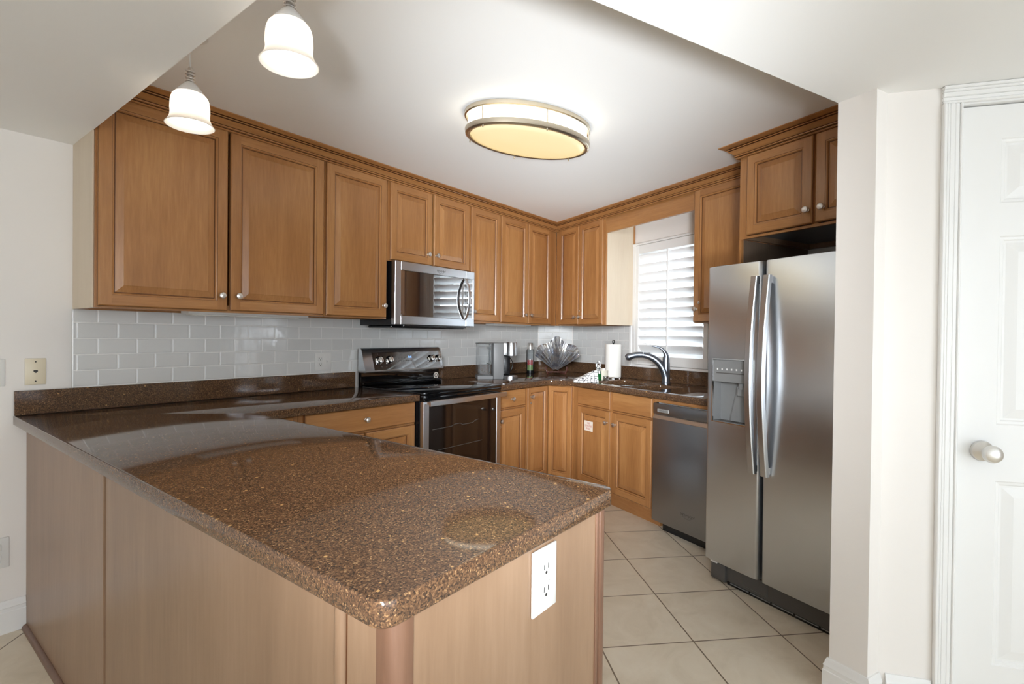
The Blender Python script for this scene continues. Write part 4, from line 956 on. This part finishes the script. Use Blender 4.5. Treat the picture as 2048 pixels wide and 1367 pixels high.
# dispenser
mb = MB()
loops = []
for ins, y in ((-0.004, FY + 0.0005), (-0.004, FY - 0.0035), (0.001, FY - 0.0035), (0.003, FY + 0.004)):
    loops.append([(HX0 + ins, y, HZ0 + ins), (HX1 - ins, y, HZ0 + ins), (HX1 - ins, y, HZ1 - ins), (HX0 + ins, y, HZ1 - ins)])
for a, b in zip(loops, loops[1:]):
    for k in range(4): mb.quad([a[k], a[(k + 1) % 4], b[(k + 1) % 4], b[k]])
mb.build('dispenser_frame', 'chrome', fd)
mb = MB(); cx0, cx1, cz0, cz1 = HX0 + 0.003, HX1 - 0.003, HZ0 + 0.003, HZ1 - 0.003; ZM = 1.052
mb.quad([(cx0, FY + .004, ZM), (cx1, FY + .004, ZM), (cx1, FY + .001, cz1), (cx0, FY + .001, cz1)])
for i in range(7):
    xx = 2.802 + i * 0.028
    mb.quad([(xx, FY + .0012, 1.112), (xx + .008, FY + .0012, 1.112), (xx + .008, FY + .0008, 1.121), (xx, FY + .0008, 1.121)], 1)
mb.quad([(2.798, FY + .0022, 1.094), (2.99, FY + .0022, 1.094), (2.99, FY + .0018, 1.099), (2.798, FY + .0018, 1.099)], 2)
mb.build('dispenser_panel', ['greyplastic', 'inkwhite', 'greydark'], fd)
mb = MB(); yk = -0.852
mb.quad([(cx0, FY + .004, cz0), (cx0, yk, cz0), (cx0, yk, ZM), (cx0, FY + .004, ZM)]); mb.quad([(cx1, FY + .004, cz0), (cx1, FY + .004, ZM), (cx1, yk, ZM), (cx1, yk, cz0)])
mb.quad([(cx0, FY + .004, ZM), (cx0, yk, ZM), (cx1, yk, ZM), (cx1, FY + .004, ZM)]); mb.quad([(cx0, FY + .004, cz0), (cx1, FY + .004, cz0), (cx1, yk, cz0), (cx0, yk, cz0)], 1)
mb.quad([(cx0, yk, cz0), (cx1, yk, cz0), (cx1, yk, ZM), (cx0, yk, ZM)])
mb.build('dispenser_recess', ['greyplastic', 'greydark'], fd, recalc=False)
mb = MB(); c = 2.93
mb.prism([(c - 0.075, 0.853), (c + 0.07, 0.853), (c + 0.05, 1.03), (c - 0.035, 1.03)], 0.853, 0.872, T=Matrix(((1, 0, 0, 0), (0, 0, -1, 0), (0, 1, 0, 0), (0, 0, 0, 1))))
mb.box(c - 0.022, c + 0.03, -0.895, -0.873, 0.985, 1.035, 0.004); mb.tube([(c, -0.885, 1.05), (c, -0.885, 1.02)], 0.016, 14)
mb.build('dispenser_paddle', 'greyplastic', fd)
# base grille
mb = MB()
mb.box(F0 + 0.012, F1 - 0.008, -0.856, -0.80, 0.018, 0.112, 0.003); mb.box(F0 + 0.012, F0 + 0.10, -0.872, -0.84, 0.010, 0.098, 0.006, 2)
mb.box(F0 + 0.19, F0 + 0.33, -0.862, -0.85, 0.034, 0.108, 0.004); mb.box(F0 + 0.018, F0 + 0.06, -0.885, -0.86, 0.098, 0.116, 0.002, mat=1)
mb.build('base_grille', ['greydark', 'white'], r)
mb = MB(); mb.box(F0 + 0.10, F1 - 0.008, -0.853, -0.80, 0.0005, 0.0175)
for i in range(6): mb.box(F0 + 0.12 + i * 0.115, F0 + 0.225 + i * 0.115, -0.8575, -0.852, 0.012, 0.0165, mat=1)
mb.build('grille_vent', ['black', 'greyplastic'], r)

# ---------------------------------------------------------------- sink + faucet
r = thing('sink', 'double-bowl stainless undermount sink below the window', 'sink', 'B', (1.64, -0.36, 0.70))
def basin(s0, s1, g0, g1, dep):
    mb = MB(); zt = CB - 0.0008; prev = None
    for ins, z in ((-0.012, zt), (0.0, zt), (0.004, zt - 0.02), (0.010, zt - dep + 0.03), (0.035, zt - dep)):
        L = [(s0 + ins, -(g0 + ins), z), (s1 - ins, -(g0 + ins), z), (s1 - ins, -(g1 - ins), z), (s0 + ins, -(g1 - ins), z)]
        if prev:
            for k in range(4): mb.quad([prev[k], prev[(k + 1) % 4], L[(k + 1) % 4], L[k]])
        prev = L
    mb.quad(prev)
    bmesh.ops.remove_doubles(mb.bm, verts=mb.bm.verts, dist=1e-5)
    mb.lathe([(0, 0.001), (0.03, 0.001), (0.042, 0.003), (0.045, 0.0)], c=((s0 + s1) / 2, -(g0 + g1) / 2, zt - dep), seg=20)
    return mb.build('bowl', 'basin', r, smooth=20)
basin(1.296, 1.722, 0.178, 0.557, 0.20); basin(1.743, 1.987, 0.228, 0.557, 0.16)
r = thing('faucet', 'brushed gunmetal pull-out kitchen faucet with a lever on top', 'faucet', 'B', (1.70, -0.125, CT))
def bez(p0, p1, p2, p3, n=14):
    out = []
    for i in range(n + 1):
        t = i / n; a = (1 - t) ** 3; b = 3 * t * (1 - t) ** 2; c = 3 * t * t * (1 - t); d = t ** 3
        out.append(tuple(a * p0[k] + b * p1[k] + c * p2[k] + d * p3[k] for k in range(3)))
    return out
mb = MB(); mb.lathe([(0, 0.0005), (0.034, 0.0005), (0.034, 0.012), (0.031, 0.016), (0.030, 0.05), (0.029, 0.12), (0.027, 0.165), (0.026, 0.17), (0.026, 0.20), (0.022, 0.215), (0, 0.22)], c=(1.70, -0.125, CT), seg=26); mb.build('body', 'gun', r)
mb = MB(); pts = bez((1.70, -0.13, 0.97), (1.69, -0.15, 1.08), (1.635, -0.20, 1.125), (1.585, -0.255, 1.135)); mb.tube(pts, [0.031 - 0.008 * i / 14 for i in range(15)], 14); mb.build('spout', 'gun', r)
mb = MB(); pts = bez((1.583, -0.257, 1.1355), (1.55, -0.29, 1.14), (1.52, -0.32, 1.128), (1.49, -0.35, 1.108), 10); mb.tube(pts, [0.023, 0.0235, 0.024, 0.024, 0.0235, 0.023, 0.024, 0.027, 0.029, 0.027, 0.019], 14); mb.build('spray_head', 'gun', r)
mb = MB(); pts = bez((1.705, -0.125, 1.115), (1.70, -0.13, 1.17), (1.68, -0.16, 1.205), (1.635, -0.215, 1.207), 12); mb.tube(pts, [0.021, 0.020, 0.018, 0.016, 0.014, 0.012, 0.0105, 0.009, 0.008, 0.0072, 0.0066, 0.006, 0.005], 12); mb.build('lever', 'gun', r)

# ---------------------------------------------------------------- small things on the counter
ZT = CT + 0.0006
# paper towel holder
r = thing('paper_towel_holder', 'upright chrome paper towel holder with a white roll, left of the sink window', 'paper towel', 'B', (1.160, -0.195, ZT))
c = (1.160, -0.195)
mb = MB(); mb.lathe([(0, 0), (0.080, 0), (0.080, 0.010), (0.074, 0.016), (0, 0.016)], c=(*c, ZT), seg=30); mb.build('base', 'chrome', r)
mb = MB(); mb.lathe([(0.021, 0.017), (0.068, 0.017), (0.0685, 0.02), (0.0685, 0.292), (0.067, 0.296), (0.021, 0.296)], c=(*c, ZT), seg=36); p = mb.build('towel_roll', 'paper', r); p['label'] = 'white paper towel roll'
mb = MB(); mb.tube([(c[0], c[1], ZT + 0.016), (c[0], c[1], ZT + 0.305)], 0.005, 10); mb.tube([(c[0] + 0.012 * math.cos(R(a)), c[1], ZT + 0.318 + 0.014 * math.sin(R(a))) for a in range(0, 360, 24)], 0.0032, 8, closed=True); mb.build('rod', 'black', r)
# cream sponge cup
r = thing('sponge_cup', 'small cream ceramic cup in front of the paper towel roll', 'cup', 'B', (1.19, -0.335, ZT))
mb = MB(); mb.lathe([(0, 0), (0.040, 0), (0.043, 0.004), (0.047, 0.075), (0.0455, 0.077), (0.043, 0.074), (0.040, 0.008), (0, 0.006)], c=(1.19, -0.335, ZT), seg=26); mb.build('cup', 'creamglaze', r)
mb = MB(); mb.box(1.17, 1.21, -0.35, -0.32, ZT + 0.02, ZT + 0.095, 0.006, 2); mb.build('sponge', 'paper', r)
# green soap bottle
r = thing('soap_bottle', 'small clear bottle of green dish soap between towel and cream cup', 'bottle', 'B', (1.235, -0.415, ZT))
mb = MB(); mb.lathe([(0, 0), (0.022, 0), (0.024, 0.004), (0.024, 0.055), (0.020, 0.072), (0.010, 0.086), (0.009, 0.098), (0, 0.098)], c=(1.235, -0.415, ZT), seg=22); mb.build('bottle', 'greenglass', r)
mb = MB(); mb.lathe([(0, 0.0985), (0.010, 0.0985), (0.010, 0.112), (0.005, 0.116), (0.004, 0.128), (0, 0.128)], c=(1.235, -0.415, ZT), seg=16); mb.build('cap', 'white', r)
# steel scrubber
mb = MB()
pts = []
for i in range(160):
    t = i / 160; a = t * 2 * math.pi * 13; b = t * 2 * math.pi * 4.3
    pts.append((1.255 + 0.024 * math.cos(a) * (0.75 + 0.25 * math.cos(b)), -0.352 + 0.024 * math.sin(a) * (0.75 + 0.25 * math.sin(b)), ZT + 0.017 + 0.0145 * math.sin(b * 1.7 + a * 0.3)))
mb.tube(pts, 0.0022, 5); tag(mb.build('steel_scrubber', 'chrome', fr='B', org=(1.255, -0.352, ZT)), 'shiny curled steel scrubber beside the cream cup', 'scrubber')
# patterned towel: a folded heap rising to the back
org = (1.30, -0.545, ZT)
def tw(u, v):
    # u along its length (front-left low end to the back-right peak), v around
    L = 0.20
    d = Vector((0.55, 0.83)); nrm = Vector((-0.83, 0.55))
    wdt = 0.072 * (0.55 + 0.45 * math.sin(math.pi * min(1, u * 1.15 + 0.1))) 
    h = 0.030 + 0.085 * (u ** 1.5) if u < 0.93 else 0.106 * (1 - ((u - 0.93) / 0.07) ** 2) + 0.01
    if u < 0.12: h *= math.sqrt(max(0, 1 - ((0.12 - u) / 0.12) ** 2)) * 0.9 + 0.05
    a = math.pi * v
    x = -math.cos(a) * wdt; z = (math.sin(a) ** 0.75) * h * (1 + 0.06 * math.sin(9 * u + 5 * v))
    q = Vector((1.305, -0.665)) + d * (u * L - 0.05) * 1.0 + nrm * x * 1.0
    return (q.x, q.y, ZT + 0.0008 + max(0, z))
r = thing('dish_towel', 'white dish towel with dark line pattern heaped left of the soap bottle', 'towel', 'B', org)
mb = MB(); mb.grid(tw, 26, 18); mb.build('cloth', 'towel', r, smooth=80)
mb = MB(); q = [(1.325 + 0.024 * math.cos(R(a)), -0.49, ZT + 0.128 + 0.034 * math.sin(R(a))) for a in range(-60, 241, 15)]
mb.tube([(1.340, -0.49, ZT + 0.06)] + q + [(1.312, -0.49, ZT + 0.07)], 0.0075, 10); mb.build('hanging_loop', 'towel', r)
# layered bottle
r = thing('infuser_bottle', 'clear grey-capped bottle with layered red and green contents, left of the shell', 'bottle', 'A', (-0.645, -0.122, ZT))
c = (-0.645, -0.122, ZT)
mb = MB(); mb.lathe([(0, 0), (0.036, 0), (0.036, 0.030), (0, 0.030)], c=c, seg=24); mb.build('base', 'black', r)
mb = MB(); mb.lathe([(0, 0.0305), (0.034, 0.0305), (0.034, 0.080), (0, 0.080)], c=c, seg=24); p = mb.build('green_layer', 'green', r)
mb = MB(); mb.lathe([(0, 0.0805), (0.034, 0.0805), (0.034, 0.128), (0, 0.128)], c=c, seg=24); mb.build('red_layer', 'red', r)
mb = MB(); mb.lathe([(0.0365, 0.0302), (0.037, 0.10), (0.037, 0.225), (0.033, 0.232), (0.032, 0.232), (0.0355, 0.224), (0.0355, 0.0302)], c=c, seg=28); mb.build('bottle', 'clear', r)
mb = MB(); mb.lathe([(0, 0.2325), (0.033, 0.2325), (0.031, 0.25), (0.027, 0.288), (0.024, 0.292), (0, 0.292)], c=c, seg=24); mb.build('cap', 'nickel', r)
# coffee maker
FR['K'] = Matrix.Translation((-1.395, -0.335, 0)) @ Matrix.Rotation(R(-40), 4, 'Z')
r = thing('coffee_maker', 'silver and black pod coffee maker with a clear water tank', 'coffee maker', 'K', (0, 0, ZT))
z = ZT
mb = MB(); mb.box(-0.040, 0.045, 0.0, 0.24, z, z + 0.300, 0.006, 2); mb.build('body', 'greyplastic', r)
mb = MB(); mb.box(0.0455, 0.112, 0.05, 0.20, z + 0.032, z + 0.195, 0.010, 2); mb.build('column', 'black', r)
mb = MB(); mb.lathe([(0, 0.192), (0.048, 0.192), (0.050, 0.195), (0.050, 0.298), (0.046, 0.306), (0, 0.306)], c=(0.118, 0.045, z), seg=30); mb.box(0.0455, 0.100, 0.02, 0.20, z + 0.1955, z + 0.302, 0.008, 2); mb.build('brew_head', 'steelh', r)
mb = MB(); mb.lathe([(0, 0), (0.060, 0), (0.060, 0.026), (0.056, 0.030), (0, 0.030)], c=(0.106, 0.02, z), seg=30); mb.box(0.0455, 0.12, 0.02, 0.20, z, z + 0.030, 0.004); mb.build('drip_tray', 'steelh', r)
mb = MB(); mb.tube(bez((0.112, 0.12, z + 0.18), (0.16, 0.12, z + 0.15), (0.16, 0.12, z + 0.08), (0.114, 0.12, z + 0.05)), 0.004, 8); mb.build('hose', 'black', r)
mb = MB(); pr_ = []
for cx_, cy2, a0 in ((-0.150, 0.108, 90), (-0.150, 0.022, 180), (-0.072, 0.022, 270), (-0.072, 0.108, 0)):
    pr_ += [(cx_ + 0.021 * math.cos(R(a0 + t_ * 15)), cy2 + 0.021 * math.sin(R(a0 + t_ * 15))) for t_ in range(7)]
lo2 = [mb.bm.verts.new((x, y, z + 0.03)) for x, y in pr_]; hi2 = [mb.bm.verts.new((x, y, z + 0.287)) for x, y in pr_]
for k_ in range(len(pr_)): mb.bm.faces.new((lo2[k_], lo2[(k_ + 1) % len(pr_)], hi2[(k_ + 1) % len(pr_)], hi2[k_]))
wt = mb.build('water_tank', 'clear', r)
mb = MB(); mb.box(-0.172, -0.048, 0.0, 0.13, z + 0.2875, z + 0.300, 0.003); mb.build('tank_lid', 'greydark', wt)
mb = MB(); mb.tube([(-0.095, -0.003, z + 0.26), (-0.090, -0.03, z + 0.262), (-0.075, -0.036, z + 0.245), (-0.072, -0.036, z + 0.15), (-0.085, -0.03, z + 0.128), (-0.10, -0.003, z + 0.13)], 0.007, 10); mb.build('tank_handle', 'clear', wt)
mb = MB(); mb.box(-0.172, -0.0425, 0.0, 0.13, z, z + 0.0295, 0.003); mb.build('tank_base', 'greyplastic', wt)

# giant clam shell on a stand, facing the room
FR['S'] = Matrix.Translation((-0.600, -0.385, ZT)) @ Matrix.Rotation(R(-50), 4, 'Z')
r = thing('glass_shell', 'large silvery scalloped clam-shell bowl on display in the corner', 'ornament', 'S', (0, 0, 0))
def shellpt(u, v, scale=1.0, lift=0.0):
    """u across the fan, v from hinge to lip"""
    w = 2 * u - 1
    th = w * R(54)
    lob = math.cos(w * math.pi * 3.5) * -1 if False else math.cos(w * math.pi * 3.0)
    Rr = (0.298 - 0.030 * abs(w) ** 1.5 + 0.013 * lob + 0.022 * math.exp(-(w / 0.16) ** 2)) * scale
    rr = 0.02 + (Rr - 0.02) * v
    fine = math.cos(w * math.pi * 12.0)
    dep = 0.105 * math.sin(min(1.0, v * 0.62) * math.pi / 1.24) + 0.02 * v ** 3
    y = -dep - 0.024 * lob * v ** 1.3 - 0.004 * fine * v - 0.045 * w * w * v - lift
    return (rr * math.sin(th), y + rr * math.cos(th) * 0.20, 0.030 + rr * math.cos(th))
mb = MB(); mb.grid(lambda u, v: shellpt(u, v), 120, 26); bmesh.ops.solidify(mb.bm, geom=list(mb.bm.faces), thickness=0.006); mb.build('shell', 'shell', r, smooth=80)
mb = MB(); mb.grid(lambda u, v: shellpt(0.05 + 0.90 * u, 0.12 + 0.88 * v, 0.80, 0.020), 110, 22); bmesh.ops.solidify(mb.bm, geom=list(mb.bm.faces), thickness=0.005); mb.build('inner_shell', 'shell', r, smooth=80)
mb = MB()
for s in (-1, 1):
    mb.tube(bez((s * 0.095, -0.055, 0.075), (s * 0.105, -0.065, 0.03), (s * 0.075, -0.06, 0.03), (s * 0.085, -0.075, 0.004), 10), 0.008, 10); mb.tube([(s * 0.085, -0.07, 0.008), (s * 0.03, 0.03, 0.02), (s * 0.03, 0.07, 0.10)], 0.007, 10)
mb.tube([(-0.09, -0.05, 0.028), (0.09, -0.05, 0.028)], 0.007, 10)
st = mb.build('display_stand', 'darkwood', None, fr='S'); tag(st, 'small dark red wooden easel stand carrying the glass shell', 'stand')

# ---------------------------------------------------------------- wall plates
def plate(name, label, cat, fr, x0, x1, z0, z1, yw, col='white', kind='duplex', group=None):
    c = ((x0 + x1) / 2, (z0 + z1) / 2)
    r = thing(name, label, cat, fr, (c[0], yw, c[1]), group)
    mb = MB(); mb.box(x0, x1, yw - 0.006, yw - 0.0006, z0, z1, 0.0025, 2)
    mb.build('cover_plate', col, r)
    def socket(cx, cz, k=1.0):
        mb = MB(); mb.box(cx - .017 * k, cx + .017 * k, yw - 0.0085, yw - 0.005, cz - .0145 * k, cz + .0145 * k, 0.004, 2)
        mb.box(cx - .0075 * k, cx - .0055 * k, yw - 0.0088, yw - 0.008, cz - .001 * k, cz + .008 * k, mat=1); mb.box(cx + .0055 * k, cx + .0075 * k, yw - 0.0088, yw - 0.008, cz - .001 * k, cz + .008 * k, mat=1)
        mb.lathe([(0, 0), (.0028 * k, 0), (.0028 * k, .0006), (0, .0006)], c=(cx, yw - .0083, cz - .007 * k), axis='y-', seg=12, mat=1)
        mb.build('socket', [col, 'slot'], r)
    if kind in ('duplex', 'combo'):
        cx = c[0] if kind == 'duplex' else x0 + (x1 - x0) * 0.31
        k = 1.15 if (x1 - x0) > 0.08 and kind == 'duplex' else 0.95
        socket(cx, c[1] + 0.0195 * k, k); socket(cx, c[1] - 0.0195 * k, k)
    if kind == 'combo':
        cx = x0 + (x1 - x0) * 0.72
        mb = MB(); mb.box(cx - .005, cx + .005, yw - .007, yw - .0055, c[1] - .012, c[1] + .012, 0.001); mb.box(cx - .004, cx + .004, yw - .017, yw - .006, c[1] - .004, c[1] + .006, 0.002); mb.build('toggle', col, r)
    if kind == 'phone':
        mb = MB(); mb.box(c[0] - .007, c[0] + .007, yw - .0066, yw - .0055, c[1] - .002, c[1] + .006); mb.box(c[0] - .0035, c[0] + .0035, yw - .0066, yw - .0055, c[1] - .006, c[1] - .002)
        mb.build('jack', 'slot', r)
        for dz in (.042, -.042):
            mb = MB(); mb.lathe([(0, 0), (.003, 0), (.002, .001), (0, .001)], c=(c[0], yw - .006, c[1] + dz), axis='y-', seg=12); mb.build('screw', 'slot', r)
    if kind == 'rocker':
        mb = MB(); mb.box(c[0] - .0165, c[0] + .0165, yw - .0095, yw - .005, c[1] - .033, c[1] + .033, 0.002); mb.build('rocker', col, r)
    return r
plate('outlet', 'white outlet and toggle switch plate on the tile left of the range', 'outlet', 'A', -2.853, -2.737, 1.038, 1.152, -0.0076, kind='combo')
plate('outlet', 'large white outlet on the end of the foreground peninsula', 'outlet', 'A', -3.866, -3.781, 0.722, 0.852, PE, kind='duplex')
plate('phone_jack', 'cream phone jack plate on the left wall above the countertop end', 'phone jack', 'A', -4.211, -4.142, 1.041, 1.155, 0.0, 'cream', 'phone')
plate('light_switch', 'white switch plate at the left edge of the photo', 'switch', 'A', -4.342, -4.272, 1.041, 1.155, 0.0, kind='rocker')
plate('outlet', 'white outlet low on the left wall above the baseboard', 'outlet', 'A', -4.345, -4.258, 0.277, 0.405, 0.0, kind='duplex')

# ---------------------------------------------------------------- under-cabinet lights
for (x0, x1, y, lb) in ((-3.653, -3.017, -0.16, 'slim white under-cabinet light below the leftmost wall cabinet'), (-1.30, -0.76, -0.16, 'slim white under-cabinet light below the corner wall cabinet')):
    r = thing('under_cabinet_light', lb, 'light', 'A', ((x0 + x1) / 2, y, 1.375), 'slim lights under the wall cabinets')
    mb = MB(); mb.box(x0, x1, y - 0.05, y + 0.05, 1.366, 1.3865, 0.003); mb.build('housing', 'white', r)
    mb = MB(); mb.box(x0 + 0.02, x1 - 0.05, y - 0.032, y + 0.04, 1.361, 1.3657, 0.002); mb.build('lens', 'paper', r)

# ---------------------------------------------------------------- ceiling light (oval), long axis square to the window wall
FR['O'] = Matrix.Translation((-2.612, -1.505, 0)) @ Matrix.Rotation(math.atan2(bn.y, bn.x), 4, 'Z')
r = thing('ceiling_light', 'oval flush ceiling light with two metal rings and a warm glowing diffuser', 'ceiling light', 'O', (0, 0, KZ))
AX, AY = 0.337, 0.208
def oval(mb, prof, seg=72, mat=0):
    rings = []
    for d, zz in prof:
        rings.append([mb.bm.verts.new(((AX + d) * math.cos(2 * math.pi * k / seg), (AY + d) * math.sin(2 * math.pi * k / seg), zz)) for k in range(seg)])
    for a, b in zip(rings, rings[1:]):
        for k in range(seg):
            l = (k + 1) % seg; f = mb.bm.faces.new((a[k], a[l], b[l], b[k])); f.material_index = mat
    return rings
zb = KZ - 0.0006
mb = MB(); oval(mb, [(-0.03, zb), (0.0, zb), (0.003, zb - 0.003), (0.003, zb - 0.020), (-0.004, zb - 0.024), (-0.012, zb - 0.020), (-0.012, zb - 0.004)]); mb.build('top_ring', 'brass', r)
mb = MB(); zl = KZ - 0.082; oval(mb, [(-0.004, zl), (0.0, zl), (0.001, zl - 0.004), (-0.002, zl - 0.022), (-0.012, zl - 0.028), (-0.024, zl - 0.026), (-0.024, zl - 0.018), (-0.014, zl - 0.004), (-0.004, zl)]); mb.build('lower_ring', 'brass', r)
mb = MB()
rg = oval(mb, [(-0.016, zb - 0.004), (-0.016, zl - 0.004), (-0.025, zl - 0.016), (-0.032, zl - 0.028), (-0.06, zl - 0.034), (-0.11, zl - 0.040), (-0.16, zl - 0.043), (-0.19, zl - 0.044)])
for f in mb.bm.faces:
    if f.calc_center_median().z > zl - 0.004: f.material_index = 1
mb.bm.faces.new(rg[-1]); mb.build('diffuser', ['diffuser', 'diffuser_side'], r, smooth=60)
for k in range(6):
    a = R(25 + 60 * k); x, y = (AX - 0.002) * math.cos(a), (AY - 0.002) * math.sin(a)
    mb = MB(); mb.tube([(x, y, zb - 0.02), (x, y, zl - 0.0005)], 0.0028, 8); mb.lathe([(0, -0.012), (0.003, -0.010), (0.004, -0.004), (0.003, 0.0)], c=(x * 0.985, y * 0.985, zl - 0.027), seg=10); mb.build('pin', 'brass', r)

# ---------------------------------------------------------------- pendants
def pendant(x, y, zr, label):
    r = thing('pendant_lamp', label, 'pendant lamp', 'A', (x, y, KZ), 'glass bell pendants over the peninsula')
    c = (x, y, zr); s = 1.0
    mb = MB()
    outer = [(q * 1.02, h * 0.87) for q, h in [(0.0385, 0.130), (0.048, 0.126), (0.0545, 0.117), (0.0585, 0.103), (0.0605, 0.084), (0.0610, 0.063), (0.0600, 0.046), (0.0610, 0.033), (0.0650, 0.020), (0.0712, 0.008), (0.0765, 0.0)]]
    inner = [(q - 0.0028, h) for q, h in outer[::-1]]; inner[0] = (0.0760, -0.0012)
    mb.lathe(outer + inner, c=c, seg=48); mb.build('shade', 'shade', r, smooth=60)
    mb = MB(); mb.lathe([(0.0470, 0.1105), (0.045, 0.116), (0.034, 0.131), (0.022, 0.145), (0.014, 0.153), (0, 0.153)], c=c, seg=32); mb.build('cap', 'white', r)
    mb = MB(); mb.lathe([(0.010, 0.1535), (0.010, 0.197), (0.006, 0.207), (0, 0.207)], c=c, seg=16)
    for h in (0.159, 0.169, 0.181, 0.193): mb.tube([(x + 0.0145 * math.cos(R(a)), y + 0.0145 * math.sin(R(a)), zr + h + 0.003 * math.sin(R(a))) for a in range(0, 360, 20)], 0.0021, 6, closed=True)
    mb.build('coil_socket', 'nickel', r)
    mb = MB(); mb.tube([(x, y, zr + 0.207), (x - 0.002, y, (zr + 0.207 + KZ) / 2), (x, y, KZ - 0.012)], 0.0032, 8); mb.build('cord', 'white', r)
    mb = MB(); mb.lathe([(0.055, -0.0006), (0.055, -0.008), (0.03, -0.014), (0, -0.015)], c=(x, y, KZ), seg=28); mb.build('canopy', 'white', r)
    mb = MB(); mb.lathe([(0, 0.040), (0.014, 0.043), (0.022, 0.055), (0.024, 0.070), (0.020, 0.092), (0.013, 0.100), (0.013, 0.110), (0, 0.110)], c=c, seg=20); mb.build('bulb', 'bulb', r)
pendant(-3.93, -0.961, 2.012, 'farther white glass bell pendant lamp, hanging before the leftmost wall cabinet')
pendant(-3.93, -1.632, 2.021, 'nearer white glass bell pendant lamp, cut by the top of the photo')
